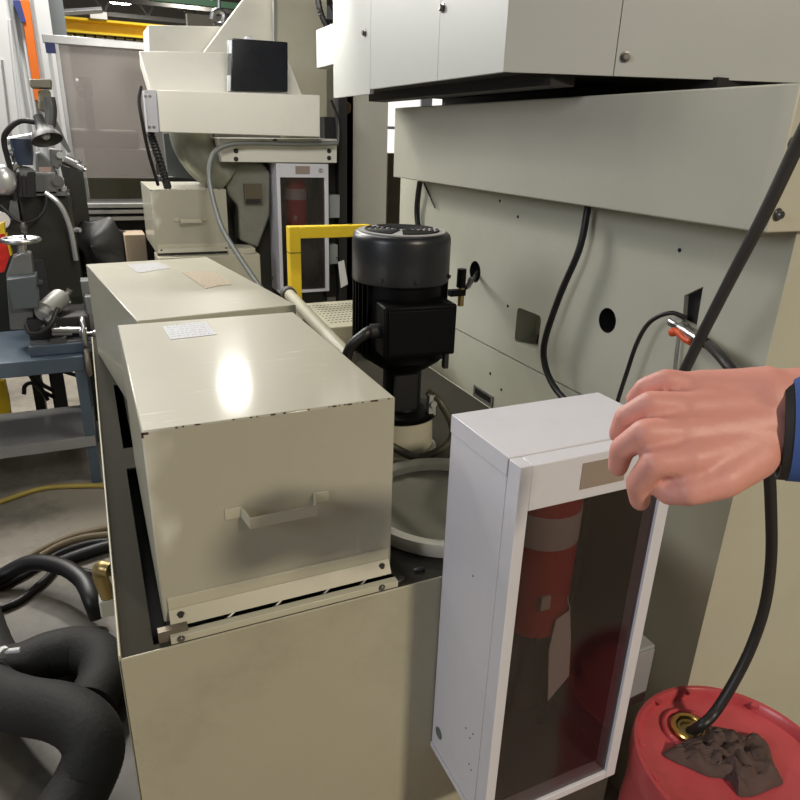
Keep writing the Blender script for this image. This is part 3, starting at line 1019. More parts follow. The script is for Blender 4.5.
G().lathe(bx, ax, [(.0225, .0015), (0, .0015)], 24, cap=False).lathe(bx, ax, [(.022, .0015), (.022, .006), (.017, .006), (.016, .0018)], 24, cap=False).build('bung_bore', OLDBRASS, dm)
for q in (.5, 1.25, 1.75, 2.5, 2.95, 4.0):
    c, s = math.cos(q), math.sin(q)
    p = V((DRX + c * (DRR - .012), DRY + s * (DRR - .012), DRZ + .002))
    g = G()
    t = V((-s, c, 0)) * .006
    o_ = V((c, s, 0)) * .010
    g.prism([p - t, p + t, p + t - o_, p - t - o_], (0, 0, .006))
    g.build('rim_lug', REDPL, dm)
# wet patch + rag
pdl = [P(x, y, 'z', DRZ - .0095) for x, y in ((708, 757), (716, 770), (728, 781), (742, 787), (750, 780), (738, 768), (722, 758))]
tag(G().prism(pdl, (0, 0, .0012)).build('oil_puddle', mat('clear_oil', (.45, .08, .07), .05, var=.1, coat=1.)), 'small wet puddle on the drum lid under the rag', 'puddle')
rag = G()
outline = [(663, 753), (680, 744), (698, 735), (706, 728), (728, 731), (742, 738), (758, 736), (768, 744), (772, 758), (778, 773), (783, 783), (770, 789), (752, 796), (738, 795), (731, 782), (722, 778), (708, 776), (690, 768), (676, 762)]
oc = [P(x, y, 'z', DRZ - .008) for x, y in outline]
cen = sum(oc, V()) / len(oc)
oc = spline(oc, 4, closed=True)
NR = 14
from mathutils import noise as mno
rings = []
for k in range(NR + 1):
    f = 1 - k / NR
    row = []
    for q in oc:
        p = cen.lerp(q, f)
        fold = abs(mno.noise(V((p.x * 34, p.y * 22, 1.7)))) * .040 + abs(mno.noise(V((p.x * 80 + 3, p.y * 50, 5.1)))) * .022
        hgt = (1 - f ** 5) * (.010 + fold * 1.1) + .001
        row.append(rag.bm.verts.new((p.x, p.y, DRZ - .009 + hgt)))
    rings.append(row)
for A_, B_ in zip(rings, rings[1:]):
    for j in range(len(oc)):
        rag.face([A_[j], A_[(j + 1) % len(oc)], B_[(j + 1) % len(oc)], B_[j]])
low = [rag.bm.verts.new((v.co.x, v.co.y, DRZ - .0095)) for v in rings[0]]
for j in range(len(oc)):
    rag.face([low[j], low[(j + 1) % len(oc)], rings[0][(j + 1) % len(oc)], rings[0][j]])
rag.face(low)
bmesh.ops.remove_doubles(rag.bm, verts=rag.bm.verts[:], dist=.0004)
rg = rag.build('rag', RAG)
tag(rg, 'crumpled oily brown rag on the drum lid', 'rag')

# ================================================================== YELLOW RAIL, PLATE, COLUMN
yr = thing('safety_rail', 'yellow square tube safety rail behind the motor', 'safety rail', (.75, 2.6, 0))
rt, rb_ = 1.268, 1.222
xl = P(289, 227, 'y', 2.6).x
G().box((xl, 2.6, 0), (xl + .046, 2.646, rt)).build('post', YELLOW, yr, bevel=.003)
G().box((xl + .046, 2.6, rb_), (1.06, 2.646, rt)).build('top_bar', YELLOW, yr, bevel=.003)
G().box((1.02, 2.6, 0), (1.06, 2.646, rb_)).build('post', YELLOW, yr, bevel=.003)
G().box((xl - .0006, 2.5994, 1.166), (xl + .0466, 2.6466, 1.169)).build('joint_line', DARKGAP, yr)

pt = thing('perforated_plate', 'cream perforated plate between the cream pipe and the motor', 'plate', (.85, 2.3, .9))
xs0, xs1, ys0, ys1 = .69, .97, 2.10, 2.47
G().box((xs0, ys0, ZT), (xs1, ys1, .995)).build('plate_box', CREAM, pt, bevel=.003)
g = G()
for i in range(16):
    for j in range(9):
        g.lathe((.735 + i * .0148, 2.16 + j * .032, .9955), ax, [(.0052, 0), (0, .0003)], 8, cap=False)
o = g.build('perforation', DARKGAP, pt)
o['kind'] = 'stuff'

cl = thing('machine_column', 'tall cream column in the background, left of the guard', 'column', (1.6, 4.1, 0))
xa, xb = P(353, 160, 'y', 4.0).x, P(387, 160, 'y', 4.0).x
xc = P(345, 160, 'y', 4.15).x
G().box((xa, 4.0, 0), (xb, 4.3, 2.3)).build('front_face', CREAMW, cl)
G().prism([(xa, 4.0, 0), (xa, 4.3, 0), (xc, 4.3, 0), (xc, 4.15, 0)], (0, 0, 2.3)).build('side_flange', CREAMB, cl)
G().lathe((xa - .02, 4.06, P(348, 108, 'y', 4.06).z), (-.6, -.8, 0), [(.035, 0), (.035, .008), (0, .008)], 20).build('cap', mat('rust_cap', (.10, .05, .02), .6), cl)
tag(G().box((P(388, 160, 'y', 4.6).x, 4.6, 0), (P(398, 160, 'y', 4.6).x + .35, 4.9, 1.5)).build('brown_block', mat('brown_dark', (.07, .055, .035), .6, var=.3)), 'dark brown block in the gap right of the cream column', 'cabinet')  # plain dark brown block closing the gap beside the column
G2 = G()
wx0, wx1 = P(384, 120, 'y', 6.0).x, P(425, 120, 'y', 6.0).x
wz1, wz0 = P(400, 92, 'y', 6.0).z + .2, P(400, 156, 'y', 6.0).z
wn = G().box((wx0, 6.0, wz0), (wx1 + 1.6, 6.03, wz1)).build('window_1', emit('daylight_pane', (1, .98, .93), 1.1))
stru(wn)
fr = G()
fr.box((wx0 - .03, 5.97, wz0 - .06), (wx1 + 1.6, 6.0, wz0))
zz = P(395, 128, 'y', 6.0).z
fr.box((wx0, 5.98, zz - .012), (wx1 + 1.6, 6.0, zz + .012))
fr.box((P(419, 120, 'y', 6.0).x, 5.97, wz0), (P(430, 120, 'y', 6.0).x, 6.0, wz1))
o = fr.build('window_frame', ALU, wn)
wl = G().box((.9, 6.03, 0), (5, 6.1, 2.45)).build('wall_back', mat('dim_wall', (.30, .28, .23), .7, var=.2))
stru(wl)

# ================================================================== MACHINE 2 IN THE BACKGROUND
m2 = thing('background_machine', 'cream machine in the background with sloped top panels', 'machine', (.9, 3.9, 0))


def quad(pts, y, th, name, material, par, bevel=.003):
    return G().prism([P(x, yy, 'y', y) for x, yy in pts], (0, th, 0)).build(name, material, par, bevel=bevel)


quad([(148, 25), (250, 27), (250, 70), (150, 70)], 4.25, .3, 'rear_panel', CREAMW, m2)
quad([(204, 52), (243, 0), (247, -5), (300, -5), (300, 100), (200, 100)], 4.15, .09, 'sloped_panel', CREAMW, m2)
quad([(276, -5), (327, -5), (327, 162), (290, 162), (276, 100)], 4.05, .09, 'tall_panel', CREAM, m2)
quad([(274, -5), (276.5, -5), (276.5, 60), (274, 60)], 4.04, .03, 'panel_seam', mat('seam_grey', (.25, .25, .24), .5), m2, 0)
g = G()
a0, a1 = P(139, 51, 'y', 3.78), P(286, 53, 'y', 3.78)
b0, b1 = P(151, 91, 'y', 3.64), P(302, 95, 'y', 3.64)
g.prism([a0, a1, b1, b0], (0, .03, -.06))
g.build('slope_tray', CREAMW, m2, bevel=.003)
gq = [(157, 90), (320, 95), (320, 137), (160, 132)]
quad(gq, 3.5, .12, 'long_guard', CREAMW, m2)
ebr = G().prism([P(x, y, 'y', 3.52) for x, y in ((144, 90), (157, 90), (161, 132.5), (148, 132))], (.0, .1, 0)).build('end_bracket', mat('bracket_grey', (.42, .42, .45), .5), m2, bevel=.002)
for px, py in ((145.5, 96), (150, 96), (149.5, 127), (154, 127)):
    G().bolt(P(px, py, 'y', 3.52), (0, -1, 0), .005, .004).build('bolt', BOLT, m2)
quad([(218, 138), (337, 139), (337, 163), (222, 162)], 3.62, .25, 'ledge', CREAMW, m2)
for px, py in ((236, 151), (236, 159), (329, 151), (329, 158), (275, 141)):
    G().bolt(P(px, py, 'y', 3.62), (0, -1, 0), .008, .008).build('bolt', MATTEBLK, m2)
G().box((.745, 3.84, 0), (1.28, 4.3, P(218, 160, 'y', 3.9).z)).build('dark_frame', mat('dark_casting', (.035, .034, .028), .55, var=.3), m2)
# casting with a square window
cs = G().prism([P(x, y, 'y', 3.72) for x, y in ((228, 163), (262, 163), (270, 172), (270, 215), (258, 248), (240, 240), (238, 206), (229, 196), (222, 178))], (0, .09, 0)).build('casting', CASTG, m2, bevel=.01)
G().prism([P(x, y, 'y', 3.70) for x, y in ((244, 184), (262, 184), (263, 203), (245, 204))], (0, .021, 0)).build('casting_window', mat('window_brown', (.11, .09, .055), .6), m2)
G().box(P(246, 199, 'y', 3.695), P(261, 203, 'y', 3.695) + V((0, .006, 0))).build('window_sill', MATTEBLK, m2)
# curved chute and side plate
qc = P(175, 130, 'y', 3.75)
quad([(163, 133), (215, 133), (215, 183), (168, 176)], 3.92, .05, 'side_plate', mat('plate_slate', (.10, .11, .115), .5), m2)
ch = G()
c0 = P(182, 128, 'y', 3.66)
pts = [P(190, 120, 'y', 3.78), P(192, 140, 'y', 3.78), P(204, 160, 'y', 3.78), P(226, 178, 'y', 3.78)]
ch.tube(pts, .105, 20)
ch.build('chute', mat('dull_olive_metal', (.24, .24, .19), .35, .5, var=.2), m2)
quad([(160, 177), (226, 177), (226, 200), (160, 200)], 4.32, .2, 'bed', MATTEBLK, m2)

mn = thing('black_box', 'black hinged box standing on the background machine ledge', 'box', P(258, 92, 'y', 3.56))
quad([(232, 38), (288, 42), (288, 92), (231, 91)], 3.51, .10, 'case', mat('glossy_black', (.013, .014, .017), .22, var=.2), mn, .006)
quad([(228, 40), (232.5, 40), (232.5, 54), (228.5, 54)], 3.53, .03, 'hinge', ALU, mn)
quad([(228, 75), (231.5, 75), (231.5, 91), (228, 91)], 3.53, .03, 'hinge', ALU, mn)
quad([(246, 36), (252, 36), (252, 40.5), (246, 40.5)], 3.55, .05, 'top_latch', ALU, mn)

# third cover box: on the background tank
t2 = thing('oil_tank', 'cream oil tank of the background machine, under its cover box', 'tank', (.6, 4.1, 0), group='oil tanks')
zt2 = P(165, 257, 'y', 3.62).z
G().box((P(158, 257, 'y', 3.6).x, 3.6, 0), (P(262, 257, 'y', 3.6).x - .01, 3.8, zt2)).build('tank_wall', CREAM, t2, bevel=.004)
G().box((P(228, 250, 'y', 3.63).x, 3.62, zt2), (P(255, 250, 'y', 3.63).x, 3.78, zt2 + .03)).build('step', CREAM, t2, bevel=.003)
b3l = P(157, 257, 'y', 3.66)
c3 = dup(cb, (b3l.x + .185, 3.66 + .284, zt2), 'third cream cover box, in the background below the long guard')
tag(G().tube([P(150, 193, 'y', 3.8), P(165, 192, 'y', 3.8), P(180, 195, 'y', 3.8)], .006, 6).build('loose_cable', RUBBER), 'bit of cable lying on the background cover box', 'cable')

# cables / poles of the background machine
tag(G().tube([P(337, 143, 'y', 3.58), P(300, 144, 'y', 3.58), P(250, 143, 'y', 3.58), P(228, 145, 'y', 3.57), P(214, 153, 'y', 3.55), P(209, 172, 'y', 3.5), P(212, 195, 'y', 3.45), P(222, 228, 'y', 3.35), P(240, 258, 'y', 3.25), P(262, 290, 'y', 3.1)], .0125, 10).build('grey_conduit', mat('conduit_grey', (.22, .23, .22), .4, .3)), 'grey flexible conduit running along the background ledge and down', 'conduit')
tag(G().tube([P(141, 86, 'y', 3.5), P(139, 100, 'y', 3.5), P(142, 120, 'y', 3.5), P(148, 150, 'y', 3.55), P(158, 185, 'y', 3.65)], .008, 8).build('black_cable', RUBBER), 'thin black cable down the left end of the long guard', 'cable')
tag(G().tube([P(150, 133, 'y', 3.6), P(156, 150, 'y', 3.62), P(163, 172, 'y', 3.66), P(168, 188, 'y', 3.7)], .019, 10, rib=.12, k=12).build('corrugated_hose', RUBBER), 'black corrugated hose hanging under the long guard end', 'hose')
pl_ = thing('black_pole', 'black vertical pole left of the cream column', 'pole', (1.35, 3.75, 0))
xq = P(337, 200, 'y', 3.75).x
G().box((xq, 3.72, 0), (xq + .05, 3.78, 1.9)).build('upright', MATTEBLK, pl_)
G().box((xq - .06, 3.78, .7), (xq + .0, 3.86, 1.7)).build('back_plate', MATTEBLK, pl_)
tag(G().tube([P(312, -40, 'y', 3.3), P(318, 0, 'y', 3.3), P(322, 16, 'y', 3.3), P(329, 30, 'y', 3.3)], .014, 8, rib=.1).build('spiral_cable', RUBBER), 'black spiral cable at the top beside the hood', 'cable')
tag(G().tube([P(331, 100, 'y', 3.68), P(338, 120, 'y', 3.68), P(338, 145, 'y', 3.66), P(330, 150, 'y', 3.64)], .008, 8).build('looped_cable', RUBBER), 'looped black cable in front of the black pole', 'cable')
for k, (x0_, y0_, x1_, y1_, lab) in enumerate(((329, 195, 340, 218, 'grey box on the black pole right of the background cabinet'), (329, 245, 338, 264, 'lower grey switch box beside the background cabinet'))):
    a, b = P(x0_, y0_, 'y', 3.70), P(x1_, y1_, 'y', 3.70)
    tag(G().box((a.x, 3.70, b.z), (b.x, 3.78, a.z)).build('switch_box', mat('switch_grey', (.34, .36, .36), .5), bevel=.004), lab, 'switch box')
tt_ = thing('hanging_tag', 'white paper tag hanging right of the background cabinet', 'tag', P(342, 260, 'y', 3.6))
G().prism([P(x, y, 'y', 3.6) for x, y in ((338, 262), (344, 260), (348, 284), (341, 288))], (0, .002, 0)).build('card', PAPER, tt_)
G().tube([P(341, 262, 'y', 3.6), P(338, 258, 'y', 3.68), P(335, 258, 'y', 3.71)], .003, 6).build('string', MATTEBLK, tt_)

# hook behind
tag(G().tube([P(219, -40, 'y', 5), P(219, 11, 'y', 5)], .012, 8, smooth=False).tube([P(212, 20, 'y', 5), P(214, 13, 'y', 5), P(219, 11, 'y', 5), P(224, 15, 'y', 5), P(222, 24, 'y', 5), P(214, 26, 'y', 5)], .02, 8).build('hook', STEEL), 'curved steel hook above the rear cream panel', 'hook')

# ================================================================== CURTAIN, RAILS
ct = thing('curtain_screen', 'frosted plastic welding screen in an aluminium frame', 'screen', (.22, 5.5, 0))
YC = 5.5
xl_, xr_ = -.085, P(151, 100, 'y', YC).x
zt_, zb_ = P(95, 42, 'y', YC).z, P(110, 178, 'y', YC).z
G().box((xl_ - .03, YC - .03, zt_ - .03), (xr_ + .0, YC + .03, zt_ + .02)).build('top_bar', ALU, ct, bevel=.004)
for x in (xl_, xl_ + .05):
    G().box((x - .012, YC - .02, .6), (x + .010, YC + .02, zt_ - .03)).build('upright', ALU, ct)
G().box((xl_ + .06, YC, zb_), (xr_ - .01, YC + .006, zt_ - .03)).build('sheet', CURTAIN, ct)
G().box((xl_ - .02, YC - .035, zt_ - .09), (xl_ + .04, YC - .02, zt_ - .03)).build('corner_bracket', BLUESTR, ct)
G().box((xl_ - .02, YC - .06, 0), (xl_ + .07, YC + .06, .6)).build('foot', MATTEBLK, ct)
tag(G().box((.05, 6.1, 0), (.62, 6.6, zb_ + .18)).build('olive_bench', mat('olive_paint', (.10, .095, .06), .6, var=.25)), 'olive bench seen below the frosted plastic screen', 'bench')
a, b = P(78, 77, 'y', 6.2), P(93, 97, 'y', 6.2)
hk = thing('stored_machine', 'dark machine head blurred behind the frosted screen', 'machine', (.1, 6.2, 0))
G().box((a.x, 6.15, b.z), (b.x, 6.35, a.z)).build('head', MATTEBLK, hk)
G().cyl((a.x - .02, 6.2, (a.z + b.z) / 2), (a.x + .03, 6.2, (a.z + b.z) / 2), .06).build('spindle', DSTEEL, hk)
G().box((a.x + .02, 6.25, zb_ + .18), (a.x + .08, 6.33, b.z)).build('mast', DSTEEL, hk)
G().box((a.x - .12, 6.2, zb_ + .18), (a.x + .40, 6.5, 1.60)).build('machine_table', mat('dim_olive', (.09, .085, .07), .6, var=.2), hk, bevel=.03)
# rails on a bed under the curtain
rs = thing('rail_bed', 'low machine bed with aluminium rails under the screen', 'machine bed', (.2, 4.6, 0))
for yy in (204, 210, 217):
    a, b = P(76, yy, 'y', 4.6), P(152, yy + 1, 'y', 4.6)
    G().box((a.x, 4.58, a.z - .022), (b.x + .1, 4.64, a.z)).build('rail', ALU, rs)
za = P(76, 222, 'y', 4.6).z
G().box((P(78, 220, 'y', 4.6).x, 4.62, 0), (.9, 5.1, za + .09)).build('bed', MATTEBLK, rs)
g = G()
bc = P(104, 246, 'y', 4.35)
g.sphere((bc.x, 4.35, bc.z - .02), 1, 28, (.16, .13, .18))
for v in g.bm.verts:
    v.co += V((mno.noise(v.co * 9), mno.noise(v.co * 9 + V((5, 0, 0))), mno.noise(v.co * 9 + V((0, 7, 0))))) * .06
zlow = min(v.co.z for v in g.bm.verts)
tag(g.build('dark_tarp', BAG), 'dark crumpled tarp bundle under the aluminium rails', 'tarp')
tag(G().box((bc.x - .16, 4.3, 0), (bc.x + .16, 4.55, zlow + .06)).build('low_stool', MATTEBLK), 'low dark stand under the tarp bundle', 'stand')
a, b = P(124, 235, 'y', 4.2), P(148, 261, 'y', 4.2)
tag(G().box((a.x, 4.2, 0), (b.x, 4.4, a.z)).build('cardboard_box', CARD, bevel=.004), 'brown cardboard box left of the third cover box', 'box')
a, b = P(93, 320, 'z', 0.002), P(112, 430, 'z', .002)
tag(G().box((-.06, 2.7, 0), (.32, 6.0, .004)).build('floor_mat', mat('light_wood', (.33, .27, .20), .6, var=.15)), 'light brown floor strip left of the cover boxes', 'floor strip')

# ================================================================== GREEN CABINET with the dark machine and lamp on it
gc = thing('green_cabinet', 'tall dark green machine cabinet at the left', 'cabinet', (-.35, 4.2, 0))
zc = P(40, 195, 'y', 4.0).z
ZL = .36
pr_ = P(85, 312, 'y', 4.0)
G().prism([(-.30, 4.0, zc), (P(70, 195, 'y', 4.0).x, 4.0, zc), (pr_.x + .01, 4.0, pr_.z), (pr_.x + .022, 4.0, ZL), (-.30, 4.0, ZL)], (0, .44, 0)).build('carcass', DGREEN, gc, bevel=.008)
for x, y in ((-.105, 4.01), (-.105, 4.39), (-.30, 4.39), (-.30, 4.01)):
    G().box((x, y, 0), (x + .035, y + .035, ZL)).build('leg', DGREEN, gc)
G().cyl(P(74, 230, 'y', 3.99), P(80, 230, 'y', 3.97), .012).build('lock', ALU, gc)
gm = thing('dial_grinder', 'grey grinding machine with dial on the green cabinet', 'grinder', (-.3, 4.1, zc))
q = lambda x, y, d=4.0: P(x, y, 'y', d)
G().prism([q(36, 192), q(35, 152), q(40, 152), q(52, 164), q(59, 180), q(62, 192)], (0, .14, 0)).build('housing', GREYM, gm, bevel=.012)
G().cyl(q(57, 182, 3.99), q(57, 182, 3.95), .034).cyl(q(57, 182, 3.95), q(57, 182, 3.93), .02).build('dial_knob', mat('knob_grey', (.12, .12, .12), .4), gm)
G().prism([q(39, 167, 3.998), q(51, 167, 3.998), q(51, 174, 3.998), q(39, 174, 3.998)], (0, .002, 0)).build('badge', mat('badge_pink', (.50, .36, .33), .5), gm)
G().box((q(34, 195).x, 3.95, zc), (q(67, 195).x, 4.3, zc + .02)).build('base', GREYM, gm)
G().prism([q(48, 148), q(62, 150), q(62, 163), q(58, 170), q(50, 165)], (0, .1, 0)).build('gear_head', GREYM, gm, bevel=.008)
G().lathe(q(60, 155, 3.99), (0, -1, 0), [(.016, 0), (.016, .012), (0, .012)], 16).build('cap', ALU, gm)
G().cyl(q(65, 160, 4.02), q(84, 169, 4.0), .022, n=20).cyl(q(66, 159, 4.02), q(78, 164.5, 4.01), .028, n=20).cyl(q(82, 168, 4.0), q(86, 170, 4.0), .011, n=12).build('spindle', STEEL, gm)
G().prism([q(60, 165), q(70, 168), q(70, 178), q(63, 178)], (0, .08, 0)).build('slide', MATTEBLK, gm)
# column and motor head
vm = thing('milling_head', 'tall grey milling head behind the lamp at left', 'milling machine', (-.3, 4.5, 0))
G().box((q(38, 0, 4.5).x, 4.46, 0), (q(60, 0, 4.5).x, 4.6, q(0, 160, 4.5).z)).build('mast', DGREEN, vm)
G().prism([q(38, 90, 4.5), q(50, 90, 4.5), q(52, 115, 4.5), q(38, 110, 4.5)], (0, .15, 0)).build('motor', mat('khaki_grey', (.21, .19, .14), .6), vm, bevel=.01)
G().prism([q(29, 79, 4.45), q(51, 79, 4.45), q(51, 88, 4.45), q(30, 87, 4.45)], (0, .22, 0)).build('motor_cap', mat('khaki_grey', (.21, .19, .14), .6), vm, bevel=.005)
G().tube([q(49, 97, 4.4), q(51, 110, 4.4), q(50, 125, 4.4)], .03, 12).build('draw_bar', DSTEEL, vm)
G().prism([q(49, 113, 4.4), q(53, 113, 4.4), q(71, 152, 4.4), q(68, 153, 4.4), q(55, 135, 4.4)], (0, .1, 0)).build('arm', GREYM, vm)
# left cluster machine: blue hopper, castings
cm = thing('pipe_cluster_machine', 'grey machine with blue cup and many pipes at far left', 'machine', (-.45, 3.9, 0))
G().lathe(q(25, 165, 3.9), (0, 0, 1), [(.035, 0), (.045, .05), (.048, .12), (0, .12)], 16).build('blue_cup', mat('slate_blue', (.035, .05, .09), .45), cm)
G().box((q(0, 0, 3.95).x - .3, 3.95, zc + .001), (q(30, 0, 3.95).x, 4.25, q(0, 172, 3.95).z)).build('block', GREYM, cm, bevel=.01)
G().cyl(q(5, 142, 3.92), q(33, 137, 3.92), .02, n=12).build('cross_bar', ALU, cm)
for x in (19, 23.5, 28, 32):
    G().tube([q(x, 172, 3.9), q(x + 1, 185, 3.9), q(x + 1.5, 197, 3.9)], .012, 8).build('pipe', MATTEBLK, cm)
G().sphere(q(24, 173, 3.92), .055, 16, (1.0, .6, .6)).build('cover', GREYM, cm)
G().sphere(q(3, 180, 3.88), .06, 16, (1., .7, 1.2)).build('hub', ALU, cm)
G().lathe(q(1, 220, 3.85), (0, -1, 0), [(.04, 0), (.04, .02), (.034, .022), (0, .018)], 20).build('gauge', PAPER, cm)
G().cyl(q(8, 172, 3.9), q(22, 160, 3.9), .02, n=10).cyl(q(12, 150, 3.9), q(18, 172, 3.9), .012, n=8).cyl(q(6, 153, 3.9), q(16, 153, 3.9), .016, n=8).build('linkage', STEEL, cm)
G().box((-1.1, 4.0, .36), (-.31, 4.3, zc + .001)).build('pedestal', DGREEN, cm)
for x in (-1.08, -.40):
    G().box((x, 4.1, 0), (x + .05, 4.2, .36)).build('leg', DGREEN, cm)
G().prism([q(10, 201, 3.9), q(17, 201, 3.9), q(20, 220, 3.9), q(8, 220, 3.9)], (0, .04, 0)).build('grey_plate', GREYM, cm)
# lamp
lm = thing('work_lamp', 'black bell shaped work lamp on a gooseneck at left', 'lamp', q(45, 130, 3.75))
lo = q(38, 120, 3.78)
ld_ = V((.22, -.42, -.88)).normalized()
G().lathe(q(38, 116, 3.78), ld_, [(0, 0), (.022, 0), (.026, .04), (.034, .07), (.060, .092), (.070, .118), (.066, .119), (.056, .096), (.03, .075), (0, .07)], 28).build('shade', mat('lamp_grey', (.035, .035, .032), .5), lm)
G().sphere(q(38, 116, 3.78) + ld_ * .095, .020, 14).build('bulb', ALU, lm)
G().tube([q(36, 122, 3.78), q(20, 121, 3.8), q(8, 130, 3.82), q(4, 142, 3.85), q(10, 168, 3.88), q(16, 200, 3.9)], .013, 10).build('gooseneck', MATTEBLK, lm)
tag(G().tube([q(45, 192, 3.9), q(60, 205, 3.9), q(70, 228, 3.92), q(76, 260, 3.95)], .013, 8).build('grey_hose', ALU), 'pale hose hanging down the green cabinet front', 'hose')
tag(G().tube([q(0, 205, 3.85), q(20, 222, 3.85), q(38, 218, 3.85), q(46, 205, 3.88), q(46, 195, 3.9)], .008, 8).build('drooping_cable', RUBBER), 'drooping black cable across the green cabinet', 'cable')
# red sign
sg = thing('warning_sign', 'red panel with a yellow edge at the left border', 'sign', q(3, 272, 3.7))
G().prism([q(-12, 236, 3.7), q(5, 234, 3.7), q(10, 255, 3.7), q(4, 272, 3.7), q(-12, 275, 3.7)], (0, .05, 0)).build('panel', REDLBL, sg)
G().prism([q(5, 234, 3.69), q(6.5, 234, 3.69), q(12, 255, 3.69), q(10, 256, 3.69)], (0, .05, 0)).build('yellow_edge', YELLOW, sg)
G().prism([q(0, 224, 3.69), q(4, 222, 3.69), q(5, 234, 3.69), q(0, 234, 3.69)], (0, .05, 0)).build('yellow_edge', YELLOW, sg)
G().box((q(-12, 0, 3.75).x, 3.75, 0), (q(2, 0, 3.75).x, 3.8, q(0, 262, 3.75).z)).build('sign_post', MATTEBLK, sg)

# ================================================================== BLUE GREY STAND and tool grinder
ys_ = 3.2
st = thing('steel_stand', 'blue grey steel stand with a lower shelf at left', 'stand', (-.4, 3.4, 0))
xr_ = -.088
ztop = P(84, 356, 'y', ys_).z
G().box((-.95, ys_, ztop - .07), (xr_, 3.75, ztop)).build('tabletop', BLUEGREY, st, bevel=.004)
for (x, y) in ((xr_ - .045, ys_ + .005), (xr_ - .045, 3.70), (-.94, ys_ + .005), (-.94, 3.70)):
    G().box((x, y, 0), (x + .045, y + .045, ztop - .07)).build('leg', BLUEGREY, st)
G().box((-.93, ys_ + .01, .205), (xr_ - .002, 3.74, .212)).box((-.93, ys_ - .002, .20), (xr_ - .002, ys_ + .01, .25)).build('shelf', mat('lightened_shelf', (.30, .29, .28), .6, var=.12), st)  # shelf colour lightened to offset the tabletop's shade

tgx = thing('tool_grinder', 'grey tool grinder with handwheels on the blue stand', 'grinder', (-.3, 3.4, ztop))
s = lambda x, y, d=3.4: P(x, y, 'y', d)
zz = ztop
G().box((s(-30, 0).x, 3.25, zz), (s(72, 0, 3.4).x, 3.7, zz + .05)).build('base_slide', BLUEGREY, tgx, bevel=.006)
G().box((s(60, 0, 3.45).x, 3.35, zz), (s(86, 0, 3.45).x, 3.7, zz + .09)).build('cross_slide', GREYM, tgx, bevel=.006)
G().prism([s(6, 275, 3.38), s(12, 258, 3.38), s(22, 253, 3.38), s(31, 254, 3.38), s(34, 282, 3.38), s(34, 330, 3.38), s(10, 330, 3.38)], (0, .10, 0)).build('wheel_column', GREYM, tgx, bevel=.006)
G().prism([s(6, 280, 3.3), s(36, 276, 3.3), s(39, 308, 3.3), s(13, 310, 3.3)], (0, .12, 0)).build('control_box', mat('box_slate', (.085, .10, .11), .42, var=.1), tgx, bevel=.004)
G().cyl(s(38, 283, 3.3), s(42, 284, 3.3), .016, n=14).build('switch_knob', MATTEBLK, tgx)
G().cyl(s(22, 256, 3.42), s(22, 240, 3.42), .02, n=14).build('wheel_hub', STEEL, tgx)
wc = s(21, 240, 3.42)
ring = [wc + V((.072 * math.cos(t), .072 * math.sin(t), 0)) for t in [2 * math.pi * j / 40 for j in range(40)]]
g = G().tube(ring, .011, 10, closed=True, smooth=False)
for k in range(3):
    t = 2 * math.pi * k / 3 + .4
    g.cyl(wc, wc + V((.07 * math.cos(t), .07 * math.sin(t), 0)), .008, n=8)
hw = g.build('handwheel', STEEL, tgx)
p = wc + V((.02, -.02, 0))
G().lathe(p, ax, [(.006, 0), (.006, .03), (.013, .04), (.014, .06), (.008, .075), (0, .076)], 14).build('wheel_handle', DSTEEL, hw)
# work head
G().cyl(s(44, 312, 3.34), s(60, 298, 3.48), .045, n=24).cyl(s(42, 316, 3.32), s(46, 310, 3.35), .03, n=20).build('work_head', mat('head_grey', (.36, .36, .34), .45, .2, var=.15), tgx)
G().box((s(42, 0, 3.42).x, 3.38, zz + .05), (s(64, 0, 3.42).x, 3.5, s(0, 300, 3.42).z)).build('head_bracket', GREYM, tgx, bevel=.006)
G().box((s(40, 0, 3.5).x, 3.46, zz + .09), (s(65, 0, 3.5).x, 3.56, s(0, 284, 3.5).z)).build('dovetail', GREYM, tgx)
G().box((s(-30, 0, 3.36).x, 3.34, zz + .05), (s(44, 0, 3.36).x, 3.60, zz + .15)).build('dark_bed', MATTEBLK, tgx, bevel=.006)
for k in range(3):
    G().box((s(-30, 0, 3.3).x, 3.262 + k * .022, zz + .05), (s(70, 0, 3.3).x, 3.272 + k * .022, zz + .058)).build('slide_rib', GREYM, tgx)
G().cyl(s(46, 322, 3.28), s(56, 316, 3.3), .02, n=12).cyl(s(42, 326, 3.28), s(48, 330, 3.28), .012, n=10).build('clamp_levers', DSTEEL, tgx)
G().tube([s(26, 325, 3.26), s(30, 333, 3.24), s(42, 332, 3.24), s(52, 322, 3.26), s(58, 308, 3.3)], .010, 10).build('grinder_cable', RUBBER, tgx)
G().cyl(s(52, 330, 3.27), s(80, 330, 3.27), .014, n=14).cyl(s(52, 334, 3.27), s(72, 333.5, 3.27), .008, n=10).build('lead_screw', STEEL, tgx)
wc = s(84, 332, 3.27)
ring = [wc + V((0, .062 * math.cos(t), .062 * math.sin(t))) for t in [2 * math.pi * j / 40 for j in range(40)]]
g = G().tube(ring, .011, 10, closed=True, smooth=False).cyl(wc - V((.02, 0, 0)), wc + V((.012, 0, 0)), .02, n=14)
for k in range(3):
    t = 2 * math.pi * k / 3
    g.cyl(wc, wc + V((0, .06 * math.cos(t), .06 * math.sin(t))), .007, n=8)
h1 = g.build('handwheel', STEEL, tgx)
G().lathe(wc + V((.005, -.03, -.0)), (1, 0, 0), [(.006, 0), (.006, .03), (.012, .035), (.012, .06), (0, .062)], 12).build('wheel_handle', STEEL, h1)
wc = s(88, 362, 3.22)
ring = [wc + V((0, .055 * math.cos(t), .055 * math.sin(t))) for t in [2 * math.pi * j / 36 for j in range(36)]]
